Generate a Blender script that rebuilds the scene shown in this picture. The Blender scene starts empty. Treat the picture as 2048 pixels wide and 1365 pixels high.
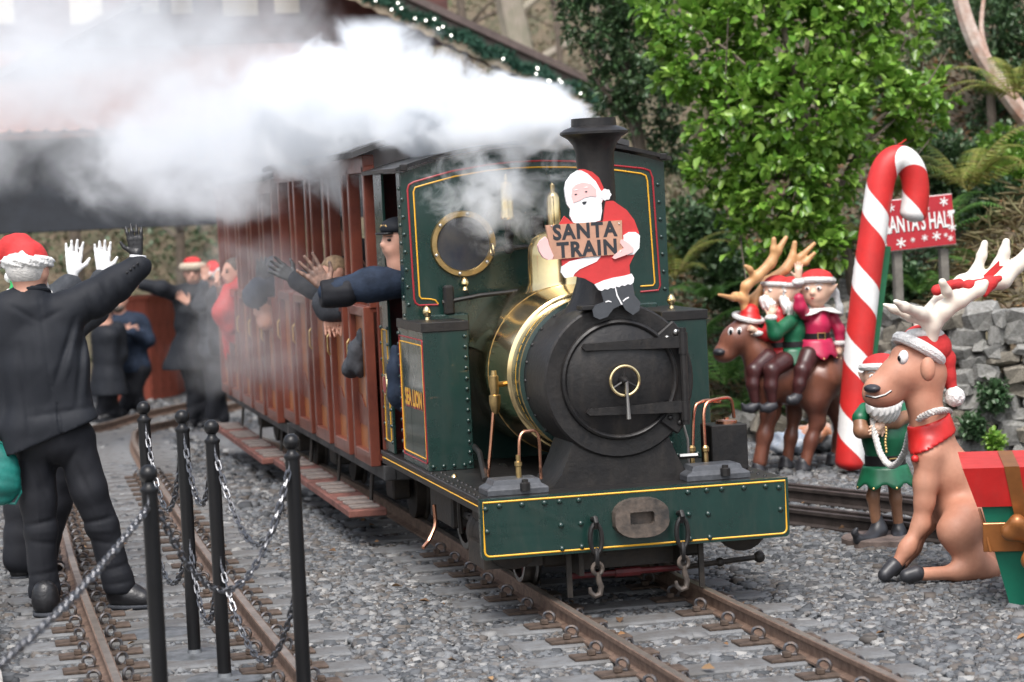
import bpy, math, random
import numpy as np
from mathutils import Vector, Matrix
SC = bpy.context.scene
COL = SC.collection
random.seed(7); RNG = np.random.default_rng(7)
G = -0.09                                    # top of the ballast; rail heads are at z = 0

# ------------------------------------------------------------------ camera, sky, sun, exposure
CAMP = (-2.757, -9.74, 1.687); YAW, PITCH, ROLL, FPX = .2280, -.0582, -.0463, 4900.0
_fw = np.array([math.sin(YAW)*math.cos(PITCH), math.cos(YAW)*math.cos(PITCH), math.sin(PITCH)])
_r0 = np.array([math.cos(YAW), -math.sin(YAW), 0.0]); _u0 = np.cross(_r0, _fw)
_rr = _r0*math.cos(ROLL)+_u0*math.sin(ROLL); _uu = -_r0*math.sin(ROLL)+_u0*math.cos(ROLL)
cam = bpy.data.cameras.new('camera'); camo = bpy.data.objects.new('camera', cam); COL.objects.link(camo)
M = Matrix.Identity(4)
for i in range(3):
    M[i][0] = _rr[i]; M[i][1] = _uu[i]; M[i][2] = -_fw[i]; M[i][3] = CAMP[i]
camo.matrix_world = M
cam.sensor_width = 36; cam.lens = FPX/2048*36; cam.clip_end = 500; cam.clip_start = .1
cam.dof.use_dof = True; cam.dof.focus_distance = 10.6; cam.dof.aperture_fstop = 3.2
SC.camera = camo
def at(px, py, y):
    """point where the sight line through a photo pixel meets the upright plane at distance y"""
    d = _fw*FPX+_rr*(px-1024)-_uu*(py-682.5)
    t = (y-CAMP[1])/d[1]
    return np.array([CAMP[0]+t*d[0], y, CAMP[2]+t*d[2]])
def sz(px, y):
    """photo pixels -> metres for things standing at distance y"""
    return px*(y+9.74+.6)/FPX

W = bpy.data.worlds.new('World'); SC.world = W; W.use_nodes = True
nt = W.node_tree; bg = nt.nodes['Background']
SUN_EL, SUN_AZ = math.radians(58), math.radians(200)
sky = nt.nodes.new('ShaderNodeTexSky'); sky.sky_type = 'NISHITA'; sky.sun_disc = False
sky.sun_elevation = SUN_EL; sky.sun_rotation = SUN_AZ; sky.dust_density = 4.0; sky.air_density = 1.0
hsv = nt.nodes.new('ShaderNodeHueSaturation'); hsv.inputs['Saturation'].default_value = .52   # cloud cover takes the blue out
nt.links.new(sky.outputs[0], hsv.inputs['Color']); nt.links.new(hsv.outputs[0], bg.inputs[0])
bg.inputs[1].default_value = .13
sun = bpy.data.lights.new('sun', 'SUN'); sun.energy = 1.2; sun.angle = math.radians(25); sun.color = (1, .98, .95)
suno = bpy.data.objects.new('sun', sun); COL.objects.link(suno)
_sd = Vector((math.sin(SUN_AZ)*math.cos(SUN_EL), math.cos(SUN_AZ)*math.cos(SUN_EL), math.sin(SUN_EL)))
suno.rotation_euler = _sd.to_track_quat('Z', 'Y').to_euler()
SC.view_settings.view_transform = 'Standard'; SC.view_settings.look = 'None'
SC.view_settings.exposure = 1.15; SC.view_settings.gamma = 1; SC.view_settings.use_curve_mapping = False
SC.cycles.volume_bounces = 6; SC.cycles.max_bounces = 8; SC.cycles.transparent_max_bounces = 12
SC.cycles.volume_step_rate = 1.6; SC.cycles.volume_max_steps = 128
SC.cycles.use_denoising = True; SC.cycles.caustics_reflective = False; SC.cycles.caustics_refractive = False

# ------------------------------------------------------------------ materials
MATS = {}
def mat(name, col, rough=.6, metal=0., var=.15, scale=6., bump=0., bscale=40., col2=None, coat=0., lo=.35, hi=.65, spec=.5, trans=0., dirt=0., dcol=(.11, .095, .08)):
    if name in MATS: return MATS[name]
    m = bpy.data.materials.new(name); m.use_nodes = True; t = m.node_tree; b = t.nodes['Principled BSDF']
    b.inputs['Roughness'].default_value = rough; b.inputs['Metallic'].default_value = metal
    b.inputs['Coat Weight'].default_value = coat; b.inputs['Specular IOR Level'].default_value = spec
    b.inputs['Transmission Weight'].default_value = trans
    c = tuple(col)+(1,)
    c2 = tuple(col2)+(1,) if col2 else tuple(max(0, v*(1-2*var)) for v in col)+(1,)
    tc = t.nodes.new('ShaderNodeTexCoord'); n = t.nodes.new('ShaderNodeTexNoise'); n.inputs['Scale'].default_value = scale
    n.inputs['Detail'].default_value = 6; n.inputs['Roughness'].default_value = .65
    t.links.new(tc.outputs['Object'], n.inputs['Vector'])
    r = t.nodes.new('ShaderNodeValToRGB'); r.color_ramp.elements[0].position = lo; r.color_ramp.elements[1].position = hi
    r.color_ramp.elements[0].color = c2; r.color_ramp.elements[1].color = c
    t.links.new(n.outputs['Fac'], r.inputs['Fac']); cout = r.outputs['Color']
    if dirt:      # grime: patches and downward runs that belong to the surface
        mp = t.nodes.new('ShaderNodeMapping'); mp.inputs['Scale'].default_value = (22, 22, 5); t.links.new(tc.outputs['Object'], mp.inputs['Vector'])
        nd = t.nodes.new('ShaderNodeTexNoise'); nd.inputs['Scale'].default_value = 1.; nd.inputs['Detail'].default_value = 7; nd.inputs['Roughness'].default_value = .7; t.links.new(mp.outputs[0], nd.inputs['Vector'])
        md = t.nodes.new('ShaderNodeMapRange'); md.inputs['From Min'].default_value = .50; md.inputs['From Max'].default_value = .72; md.inputs['To Max'].default_value = dirt; t.links.new(nd.outputs['Fac'], md.inputs['Value'])
        mx = t.nodes.new('ShaderNodeMix'); mx.data_type = 'RGBA'; t.links.new(md.outputs[0], mx.inputs[0]); t.links.new(cout, mx.inputs[6]); mx.inputs[7].default_value = tuple(dcol)+(1,); cout = mx.outputs[2]
    t.links.new(cout, b.inputs['Base Color'])
    if rough > .05:
        mr = t.nodes.new('ShaderNodeMapRange'); mr.inputs['To Min'].default_value = min(1, rough*1.25); mr.inputs['To Max'].default_value = rough*.8
        t.links.new(n.outputs['Fac'], mr.inputs['Value']); t.links.new(mr.outputs[0], b.inputs['Roughness'])
    if bump:
        n2 = t.nodes.new('ShaderNodeTexNoise'); n2.inputs['Scale'].default_value = bscale; n2.inputs['Detail'].default_value = 4
        t.links.new(tc.outputs['Object'], n2.inputs['Vector'])
        bp = t.nodes.new('ShaderNodeBump'); bp.inputs['Strength'].default_value = bump; bp.inputs['Distance'].default_value = .01
        t.links.new(n2.outputs['Fac'], bp.inputs['Height']); t.links.new(bp.outputs[0], b.inputs['Normal'])
    MATS[name] = m; return m
def leafmat(name, cols, rough=.35, spec=.5, trans=.0):
    """foliage: colour picked per leaf island"""
    if name in MATS: return MATS[name]
    m = bpy.data.materials.new(name); m.use_nodes = True; t = m.node_tree; b = t.nodes['Principled BSDF']
    g = t.nodes.new('ShaderNodeNewGeometry'); r = t.nodes.new('ShaderNodeValToRGB'); e = r.color_ramp.elements
    while len(e) < len(cols): e.new(.5)
    for i, c in enumerate(cols): e[i].position = i/(len(cols)-1); e[i].color = tuple(c)+(1,)
    t.links.new(g.outputs['Random Per Island'], r.inputs['Fac']); t.links.new(r.outputs['Color'], b.inputs['Base Color'])
    b.inputs['Roughness'].default_value = rough; b.inputs['Specular IOR Level'].default_value = spec
    if trans:
        tr = t.nodes.new('ShaderNodeBsdfTranslucent'); mx = t.nodes.new('ShaderNodeMixShader'); mx.inputs[0].default_value = trans
        t.links.new(r.outputs['Color'], tr.inputs['Color']); t.links.new(b.outputs[0], mx.inputs[1]); t.links.new(tr.outputs[0], mx.inputs[2])
        t.links.new(mx.outputs[0], t.nodes['Material Output'].inputs['Surface'])
    MATS[name] = m; return m

# ------------------------------------------------------------------ objects
def tag(o, label=None, cat=None, group=None, kind=None):
    if label: o['label'] = label
    if cat: o['category'] = cat
    if group: o['group'] = group
    if kind: o['kind'] = kind
    return o
def empty(name, loc=(0, 0, 0), rz=0., **k):
    o = bpy.data.objects.new(name, None); COL.objects.link(o); o.location = loc; o.rotation_euler = (0, 0, rz)
    o.empty_display_size = .1
    return tag(o, **k)
def off(parent):
    v = np.zeros(3)
    while parent is not None: v += np.array(parent.location); parent = parent.parent
    return v
def link(name, me, parent=None, **k):
    o = bpy.data.objects.new(name, me); COL.objects.link(o)
    if parent is not None: o.parent = parent
    return tag(o, **k)
def mesh(name, V, Fs, m, parent=None, smooth=False, world=True, origin=None, midx=None, **k):
    """one mesh object; V are world coordinates (world=True) and are moved into the parent's frame (parents of world=True meshes are never rotated)"""
    V = np.asarray(V, float)
    o0 = off(parent) if (world and parent is not None) else np.zeros(3)
    if origin is None: origin = np.zeros(3) if parent is not None else (V.min(0)+V.max(0))/2*np.array([1, 1, 0])+np.array([0, 0, V[:, 2].min()])
    if not world and parent is not None: origin = np.zeros(3)
    if world and parent is not None: origin = (V.min(0)+V.max(0))/2
    me = bpy.data.meshes.new(name)
    if isinstance(Fs, np.ndarray):
        n, k_ = Fs.shape
        me.vertices.add(len(V)); me.vertices.foreach_set('co', (V-origin).ravel())
        me.loops.add(n*k_); me.loops.foreach_set('vertex_index', Fs.ravel().astype(np.int32))
        me.polygons.add(n); me.polygons.foreach_set('loop_start', np.arange(0, n*k_, k_, dtype=np.int32))
        me.polygons.foreach_set('loop_total', np.full(n, k_, np.int32)); me.update(calc_edges=True)
    else:
        me.from_pydata((V-origin).tolist(), [], Fs)
    for mm in (m if isinstance(m, (list, tuple)) else [m]): me.materials.append(mm)
    if midx is not None: me.polygons.foreach_set('material_index', np.asarray(midx, np.int32))
    if smooth: me.polygons.foreach_set('use_smooth', np.ones(len(me.polygons), bool))
    o = link(name, me, parent, **k)
    o.location = origin-o0
    return o
def copy_tree(o, parent=None):
    c = o.copy(); COL.objects.link(c); c.parent = parent
    for ch in list(o.children): copy_tree(ch, c)
    return c

def basis(d):
    d = np.asarray(d, float); d = d/(np.linalg.norm(d)+1e-12)
    a = np.array([0, 0, 1.]) if abs(d[2]) < .9 else np.array([1., 0, 0])
    u = np.cross(a, d); u /= np.linalg.norm(u); return u, np.cross(d, u), d
class MB:
    """collects primitive shapes into one mesh"""
    def __init__(s): s.V = []; s.F = []; s.n = 0
    def add(s, V, F):
        V = np.asarray(V, float); s.V.append(V); s.F += [tuple(i+s.n for i in f) for f in F]; s.n += len(V); return s
    def box(s, c, d, rz=0., bev=0., R=None):
        c = np.asarray(c, float); hx, hy, hz = [v/2 for v in d]
        if bev <= 0:
            V = np.array([(x, y, z) for x in (-hx, hx) for y in (-hy, hy) for z in (-hz, hz)])
            F = [(0, 1, 3, 2), (4, 6, 7, 5), (0, 4, 5, 1), (2, 3, 7, 6), (0, 2, 6, 4), (1, 5, 7, 3)]
        else:
            b = min(bev, hx*.9, hy*.9, hz*.9); V = []; F = []
            idx = {}
            for sx in (-1, 1):
                for sy in (-1, 1):
                    for sz_ in (-1, 1):
                        for ax in range(3):
                            p = [sx*hx, sy*hy, sz_*hz]
                            for k in range(3):
                                if k != ax: p[k] -= (sx, sy, sz_)[k]*b
                            idx[(sx, sy, sz_, ax)] = len(V); V.append(p)
            V = np.array(V)
            for ax in range(3):
                o1, o2 = [k for k in range(3) if k != ax]
                for sg in (-1, 1):
                    q = []
                    for a, b2 in ((-1, -1), (1, -1), (1, 1), (-1, 1)):
                        k = [0, 0, 0]; k[ax] = sg; k[o1] = a; k[o2] = b2; q.append(idx[(*k, ax)])
                    F.append(tuple(q if (sg > 0) == (ax != 1) else q[::-1]))
            for a in range(3):            # bevel quads along edges parallel to axis a
                o1, o2 = [k for k in range(3) if k != a]
                for s1 in (-1, 1):
                    for s2 in (-1, 1):
                        def I(e, ax):
                            k = [0, 0, 0]; k[a] = e; k[o1] = s1; k[o2] = s2; return idx[(*k, ax)]
                        F.append((I(-1, o1), I(1, o1), I(1, o2), I(-1, o2)))
            for sx in (-1, 1):
                for sy in (-1, 1):
                    for sz_ in (-1, 1): F.append((idx[(sx, sy, sz_, 0)], idx[(sx, sy, sz_, 1)], idx[(sx, sy, sz_, 2)]))
        if R is not None: V = V @ np.asarray(R).T
        if rz: cs, sn = math.cos(rz), math.sin(rz); V = V @ np.array([[cs, sn, 0], [-sn, cs, 0], [0, 0, 1]])
        return s.add(V+c, F)
    def tube(s, pts, r, n=8, closed=False, caps=True):
        pts = [np.asarray(p, float) for p in pts]; m = len(pts)
        rs = r if hasattr(r, '__len__') else [r]*m
        V = []; u = None
        for i, p in enumerate(pts):
            if closed: d = pts[(i+1) % m]-pts[i-1]
            else: d = pts[min(i+1, m-1)]-pts[max(i-1, 0)]
            d = d/(np.linalg.norm(d)+1e-12)
            if u is None: u = basis(d)[0]
            u = u-d*(u@d); u /= np.linalg.norm(u)+1e-12; v = np.cross(d, u)
            for k in range(n):
                a = 2*math.pi*k/n; V.append(p+rs[i]*(math.cos(a)*u+math.sin(a)*v))
        F = []
        for i in range(m if closed else m-1):
            j = (i+1) % m
            for k in range(n): F.append((i*n+k, i*n+(k+1) % n, j*n+(k+1) % n, j*n+k))
        if not closed and caps: F.append(tuple(range(n))[::-1]); F.append(tuple((m-1)*n+k for k in range(n)))
        return s.add(V, F)
    def lathe(s, c, prof, axis=(0, 0, 1), n=24, caps=True):
        """prof: list of (radius, offset along the axis)"""
        u, v, d = basis(axis); c = np.asarray(c, float); V = []; F = []
        for r, h in prof:
            for k in range(n):
                a = 2*math.pi*k/n; V.append(c+d*h+r*(math.cos(a)*u+math.sin(a)*v))
        for i in range(len(prof)-1):
            for k in range(n): F.append((i*n+k, i*n+(k+1) % n, (i+1)*n+(k+1) % n, (i+1)*n+k))
        if caps: F.append(tuple(range(n))[::-1]); F.append(tuple((len(prof)-1)*n+k for k in range(n)))
        return s.add(V, F)
    def ball(s, c, r, n=12, m=7, sc=(1, 1, 1)):
        prof = [(max(1e-4, math.sin(math.pi*i/m)), -math.cos(math.pi*i/m)) for i in range(m+1)]
        V = []; F = []
        for q, h in prof:
            for k in range(n): a = 2*math.pi*k/n; V.append((q*math.cos(a)*r*sc[0], q*math.sin(a)*r*sc[1], h*r*sc[2]))
        for i in range(m):
            for k in range(n): F.append((i*n+k, i*n+(k+1) % n, (i+1)*n+(k+1) % n, (i+1)*n+k))
        return s.add(np.array(V)+np.asarray(c, float), F)
    def torus(s, c, R, r, axis=(0, 0, 1), n=24, m=8):
        u, v, d = basis(axis); c = np.asarray(c, float)
        return s.tube([c+R*(math.cos(2*math.pi*k/n)*u+math.sin(2*math.pi*k/n)*v) for k in range(n)], r, m, closed=True)
    def prism(s, poly, o, ux, uy, th):
        """flat outline poly (2-D) standing at o with axes ux, uy and thickness th along ux x uy"""
        o = np.asarray(o, float); ux = np.asarray(ux, float); uy = np.asarray(uy, float); nrm = np.cross(ux, uy); n = len(poly)
        A = [o+ux*p[0]+uy*p[1] for p in poly]; B = [a+nrm*th for a in A]
        F = [tuple(range(n))[::-1], tuple(range(n, 2*n))]+[(i, (i+1) % n, n+(i+1) % n, n+i) for i in range(n)]
        return s.add(A+B, F)
    def each(s, name, m, parent=None, smooth=False, **k):
        """every collected shape as an object of its own"""
        n0 = 0; out = []
        for V in s.V:
            b = MB(); b.add(V, [tuple(i-n0 for i in f) for f in s.F if n0 <= f[0] < n0+len(V)]); out.append(b.build(name, m, parent, smooth, **k)); n0 += len(V)
        return out
    def build(s, name, m, parent=None, smooth=False, **k):
        o = mesh(name, np.concatenate(s.V), s.F, m, parent, False, **k)
        if smooth:
            me = o.data
            me.polygons.foreach_set('use_smooth', np.ones(len(me.polygons), bool))
            try: me.set_sharp_from_angle(angle=math.radians(35))
            except Exception: pass
        return o

# ------------------------------------------------------------------ soft bodies: distance fields meshed with surface nets
def surf_nets(fn, lo, hi, h):
    lo = np.asarray(lo, float); hi = np.asarray(hi, float)
    n = np.maximum(4, np.ceil((hi-lo)/h).astype(int)+1)
    X = np.stack(np.meshgrid(*[lo[i]+h*np.arange(n[i]) for i in range(3)], indexing='ij'), -1)
    Vv = fn(X.reshape(-1, 3)).reshape(n)
    S = Vv < 0
    c = n-1; cnt = np.zeros(c); acc = np.zeros((*c, 3))
    def sl(A, o): return A[o[0]:o[0]+c[0], o[1]:o[1]+c[1], o[2]:o[2]+c[2]]
    for ax in range(3):
        o1, o2 = [k for k in range(3) if k != ax]
        for a in (0, 1):
            for b in (0, 1):
                p = [0, 0, 0]; p[o1] = a; p[o2] = b; q = list(p); q[ax] = 1
                v0, v1 = sl(Vv, p), sl(Vv, q); mk = (v0 < 0) != (v1 < 0)
                t = np.where(mk, v0/np.where(mk, v0-v1, 1), 0)
                cnt += mk
                acc[..., ax] += np.where(mk, t, 0); acc[..., o1] += mk*a; acc[..., o2] += mk*b
    act = cnt > 0; idx = np.full(c, -1); idx[act] = np.arange(act.sum())
    I = np.argwhere(act); P = lo+h*(I+acc[act]/cnt[act][:, None])
    Q = []
    for ax in range(3):
        o1, o2 = (ax+1) % 3, (ax+2) % 3
        A = [slice(None)]*3; B = [slice(None)]*3
        A[ax] = slice(0, n[ax]-1); B[ax] = slice(1, n[ax])
        s0, s1 = S[tuple(A)], S[tuple(B)]; E = np.argwhere(s0 != s1)
        E = E[(E[:, o1] > 0) & (E[:, o1] < c[o1]) & (E[:, o2] > 0) & (E[:, o2] < c[o2])]
        e1 = np.zeros(3, int); e1[o1] = 1; e2 = np.zeros(3, int); e2[o2] = 1
        ids = np.stack([idx[tuple((E-d).T)] for d in (e1+e2, e2, 0*e1, e1)], -1)
        flip = ~s0[tuple(E.T)]
        ids[flip] = ids[flip][:, ::-1]
        Q.append(ids)
    return P, np.concatenate(Q)
class Soft:
    """smooth union of tapered capsules and ellipsoids"""
    def __init__(s, k=.03): s.k = k; s.P = []; s.cut = []; s.dis = None
    def cap(s, a, b, ra, rb=None, grow=0.):
        s.P.append(('c', np.asarray(a, float), np.asarray(b, float), ra, ra if rb is None else rb)); return s
    def chain(s, pts, rs):
        for i in range(len(pts)-1): s.cap(pts[i], pts[i+1], rs[i], rs[i+1])
        return s
    def ell(s, c, r, R=None): s.P.append(('e', np.asarray(c, float), np.asarray(r, float)*np.ones(3), None if R is None else np.asarray(R, float), 0)); return s
    def box(s, c, hs, R=None, rnd=.02): s.P.append(('b', np.asarray(c, float), np.asarray(hs, float), None if R is None else np.asarray(R, float), rnd)); return s
    def plane(s, p, nrm): s.cut.append((np.asarray(p, float), np.asarray(nrm, float)/np.linalg.norm(nrm))); return s   # keeps the side the normal points away from
    def d(s, X):
        out = None
        for q in s.P:
            if q[0] == 'c':
                a, b, ra, rb = q[1:]; ab = b-a; t = np.clip(((X-a)@ab)/(ab@ab+1e-12), 0, 1)
                v = np.linalg.norm(X-a-t[:, None]*ab, axis=1)-(ra+(rb-ra)*t)
            elif q[0] == 'e':
                Y = X-q[1]
                if q[3] is not None: Y = Y@q[3]
                l = np.linalg.norm(Y/q[2], axis=1); g = np.linalg.norm(Y/q[2]**2, axis=1)+1e-9; v = l*(l-1)/g
            else:
                Y = X-q[1]
                if q[3] is not None: Y = Y@q[3]
                Z = np.abs(Y)-(q[2]-q[4]); v = np.linalg.norm(np.maximum(Z, 0), axis=1)+np.minimum(Z.max(1), 0)-q[4]
            if out is None: out = v
            else:
                hh = np.clip(.5+.5*(v-out)/s.k, 0, 1); out = v+(out-v)*hh-s.k*hh*(1-hh)
        if s.dis is not None: out = out+s.dis(X)
        for p, nn in s.cut: out = np.maximum(out, (X-p)@nn)
        return out
    def bounds(s):
        lo = np.full(3, 1e9); hi = -lo
        for q in s.P:
            if q[0] == 'c':
                for p, r in ((q[1], q[3]), (q[2], q[4])): lo = np.minimum(lo, p-r); hi = np.maximum(hi, p+r)
            else:
                r = q[2].max() if q[3] is None and q[0] == 'e' else np.linalg.norm(q[2])
                r = q[2] if q[3] is None else r
                lo = np.minimum(lo, q[1]-r); hi = np.maximum(hi, q[1]+r)
        return lo-.03, hi+.03
    def build(s, name, m, parent=None, h=.012, **k):
        lo, hi = s.bounds(); V, F = surf_nets(s.d, lo, hi, h)
        return mesh(name, V, F, m, parent, True, **k)
def rot(ax, ay, az):
    return np.array((Matrix.Rotation(az, 3, 'Z') @ Matrix.Rotation(ay, 3, 'Y') @ Matrix.Rotation(ax, 3, 'X')))
def frame(x, y=None):
    """rotation whose first column points along x, third as near to y as can be"""
    x = np.asarray(x, float); x /= np.linalg.norm(x); y = np.asarray((0, 0, 1.) if y is None else y, float)
    y = y-x*(x@y); y /= np.linalg.norm(y)+1e-9
    return np.stack([x, np.cross(y, x), y], 1)
def text_mesh(txt, size, bold=.0, xs=1.0, spacing=1.0):
    cu = bpy.data.curves.new('t', 'FONT'); cu.body = txt; cu.size = size; cu.offset = bold; cu.space_character = spacing
    cu.align_x = 'CENTER'; cu.align_y = 'CENTER'; cu.resolution_u = 3
    o = bpy.data.objects.new('t', cu); COL.objects.link(o)
    dg = bpy.context.evaluated_depsgraph_get(); me = bpy.data.meshes.new_from_object(o.evaluated_get(dg))
    V = np.array([v.co[:] for v in me.vertices])*np.array([xs, 1, 1]); F = [tuple(p.vertices) for p in me.polygons]
    bpy.data.objects.remove(o); bpy.data.curves.remove(cu); bpy.data.meshes.remove(me)
    return V, F
def lettering(name, txt, size, c, ux, uy, m, parent, bold=0., xs=1., spacing=1.):
    V, F = text_mesh(txt, size, bold, xs, spacing)
    ux = np.asarray(ux, float); uy = np.asarray(uy, float)
    return mesh(name, np.asarray(c, float)+V[:, :1]*ux+V[:, 1:2]*uy, F, m, parent)
# ------------------------------------------------------------------ the lie of the land
def gr(y):
    t = np.clip(np.asarray(y, float)-2.5, 0, 12.5); return -.0024*t*t
BANK = np.array([(30, -6), (9, 1.6), (6, 3.2), (4.3, 4.25), (3.35, 5.0), (2.85, 7.0), (2.0, 9.0), (1.9, 14.), (2.6, 19.), (1.0, 23.), (-8, 25), (-40, 27)], float)
BPOLY = np.concatenate([BANK, [(-40, 90), (90, 90), (90, -6)]])
def bank_d(P):
    """distance behind the foot of the bank (positive on the bank)"""
    P = np.asarray(P, float); dm = np.full(len(P), 1e9)
    for a, b in zip(BANK[:-1], BANK[1:]):
        ab = b-a; t = np.clip(((P-a)@ab)/(ab@ab), 0, 1); dm = np.minimum(dm, np.linalg.norm(P-a-t[:, None]*ab, axis=1))
    ins = np.zeros(len(P), bool); n = len(BPOLY)
    for i in range(n):
        a, b = BPOLY[i], BPOLY[(i+1) % n]
        c = (a[1] > P[:, 1]) != (b[1] > P[:, 1])
        with np.errstate(divide='ignore', invalid='ignore'):
            ins ^= c & (P[:, 0] < (b[0]-a[0])*(P[:, 1]-a[1])/(b[1]-a[1]+1e-12)+a[0])
    return np.where(ins, dm, -dm)
def vnoise(P, f, seed=0):
    """cheap smooth noise from sines"""
    r = np.random.default_rng(seed); o = 0
    for k in range(5):
        w = r.normal(size=P.shape[1]); w *= f*(1.6**k)/np.linalg.norm(w); o = o+np.sin(P@w+r.uniform(0, 6.28))/(1.5**k)
    return o/2.2
def terrain(P):
    P = np.asarray(P, float); d = bank_d(P); base = G+gr(P[:, 1])
    step = np.where(P[:, 1] < 6.3, .66, .15)          # the dry-stone wall holds back a step of earth
    up = np.clip((d-.10)/.25, 0, 1)*step+np.clip(d-.3, 0, None)*.72
    up = np.where(up > 7, 7+(up-7)*.35, up)
    return base+np.where(d > 0, up+vnoise(P, 2.2, 3)*.07*np.clip(d, 0, 1.5), -.03)
M_gravelbed = mat('gravel bed', (.12, .125, .13), .9, 0, .3, 60, .9, 90)
M_stone = leafmat('ballast stone', [(.045, .048, .052), (.095, .10, .107), (.13, .137, .145), (.19, .195, .20), (.11, .095, .083), (.07, .073, .078), (.30, .295, .285)], .75, .3)
M_soil = mat('bank soil', (.17, .125, .085), .95, 0, .35, 5, 1., 30, col2=(.085, .085, .05))
# flat ground out to the horizon
n = 60; ys = np.concatenate([np.linspace(-40, -2, 6), np.linspace(0, 18, 24), [24, 40, 90, 200]])
xs = np.array([-120, -30, -8, -3, 0, 3, 8, 30, 120.])
V = [(x, y, G+float(gr(y))-.012) for y in ys for x in xs]; m_ = len(xs)
F = [(j*m_+i, j*m_+i+1, (j+1)*m_+i+1, (j+1)*m_+i) for j in range(len(ys)-1) for i in range(m_-1)]
mesh('ground', V, F, M_gravelbed, smooth=True, kind='structure', label='grey gravel ground of the railway yard')
# hillside
gx_ = np.unique(np.concatenate([np.linspace(-30, 1, 26), np.linspace(1, 8, 90), np.linspace(8, 40, 30)])); gy_ = np.unique(np.concatenate([np.linspace(-6, 2, 8), np.linspace(2, 10, 90), np.linspace(10, 24, 60), np.linspace(24, 60, 20)]))
XX, YY = np.meshgrid(gx_, gy_); P = np.stack([XX.ravel(), YY.ravel()], -1); Z = terrain(P); dd = bank_d(P)
V = np.column_stack([P, Z]); nx = len(gx_)
q = np.array([(j*nx+i, j*nx+i+1, (j+1)*nx+i+1, (j+1)*nx+i) for j in range(len(gy_)-1) for i in range(nx-1)])
q = q[(dd[q] > -.35).any(1)]
mesh('hillside', V, q, M_soil, smooth=True, kind='structure', label='steep earth bank covered in leaf litter behind the track')

# ballast stones: one mass, real stones
def stones(name, P, size, m, kind='stuff', **k):
    n = len(P); s = size*np.clip(RNG.lognormal(-.12, .38, n), .4, 2.3)
    base = np.array([(-1, -1, -1), (1, -1, -1), (1, 1, -1), (-1, 1, -1), (-.7, -.8, 1), (.8, -.6, 1), (.6, .8, 1), (-.8, .6, 1)], float)*np.array([.5, .38, .24])
    V = base[None]*(1+RNG.uniform(-.3, .3, (n, 8, 3)))*s[:, None, None]
    a = RNG.uniform(0, 6.283, n); ti = RNG.normal(0, .45, n)
    ca, sa, ct, st = np.cos(a), np.sin(a), np.cos(ti), np.sin(ti)
    x, y, z = V[..., 0], V[..., 1], V[..., 2]
    y2 = y*ct[:, None]-z*st[:, None]; z2 = y*st[:, None]+z*ct[:, None]
    V = np.stack([x*ca[:, None]-y2*sa[:, None], x*sa[:, None]+y2*ca[:, None], z2], -1)+P[:, None]
    f = np.array([(0, 3, 2, 1), (4, 5, 6, 7), (0, 1, 5, 4), (1, 2, 6, 5), (2, 3, 7, 6), (3, 0, 4, 7)])
    F = (f[None]+8*np.arange(n)[:, None, None]).reshape(-1, 4)
    return mesh(name, V.reshape(-1, 3), F, m, kind=kind, **k)
def in_view(P, mg=.25):
    d = P-np.array(CAMP); z = d@_fw; u = FPX*(d@_rr)/z; v = FPX*(d@_uu)/z
    return (z > 1) & (np.abs(u) < 1024*(1+mg)) & (v > -683*(1+mg)) & (v < 700)
def scatter(n, x0, x1, y0, y1):
    return np.column_stack([RNG.uniform(x0, x1, n), RNG.uniform(y0, y1, n)])
Q = np.concatenate([scatter(185000, -3.0, 3.6, -2.6, 4.2), scatter(26000, -3.2, 3.6, 4.2, 9), scatter(7000, -4, 2.4, 9, 19)])
Q = Q[bank_d(Q) < .02]
Q = Q[~((Q[:, 0] < -2.62) & (Q[:, 1] > -3))]
Pz = np.column_stack([Q, G+gr(Q[:, 1])+RNG.uniform(-.008, .006, len(Q))])
Pz = Pz[in_view(Pz)]
_ms = (np.abs(Pz[:, 0]) < .66) & (Pz[:, 1] < 13); _ll = np.interp(Pz[:, 1], [-9, 3, 5, 8, 10.5, 12.5], [-1.885, -1.865, -1.82, -1.73, -1.62, -1.46])
_ms |= np.abs(Pz[:, 0]-_ll) < .66
Pz[:, 2] -= np.where(_ms, .015, .002)
tag(stones('ballast', Pz, .030*(1+.5*(Pz[:, 1] > 4.2)), M_stone), 'loose grey slate ballast lying all round the tracks', 'gravel')

# ------------------------------------------------------------------ tracks
M_rail = mat('rail rust', (.23, .155, .115), .6, .35, .25, 14, .3, 60, col2=(.12, .075, .055))
M_railtop = mat('rail running face', (.42, .36, .31), .38, .75, .2, 9)
M_railD = mat('siding rail', (.075, .06, .055), .55, .3, .25, 10, .2, 50)
M_sleep = mat('weathered sleeper', (.155, .16, .165), .85, 0, .25, 5, .6, 30, col2=(.085, .08, .075), dirt=.5, dcol=(.06, .045, .035))
M_clip = mat('spring clip', (.15, .17, .20), .45, .6, .3, 30, col2=(.10, .07, .05))
M_plate = mat('rusty base plate', (.12, .085, .065), .8, .3, .3, 20)
RP = [(-.036, -.082), (.036, -.082), (.036, -.073), (.008, -.064), (.007, -.026), (.019, -.018), (.019, -.002), (.014, 0), (-.014, 0), (-.019, -.002), (-.019, -.018), (-.007, -.026), (-.008, -.064), (-.036, -.073)]
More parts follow.
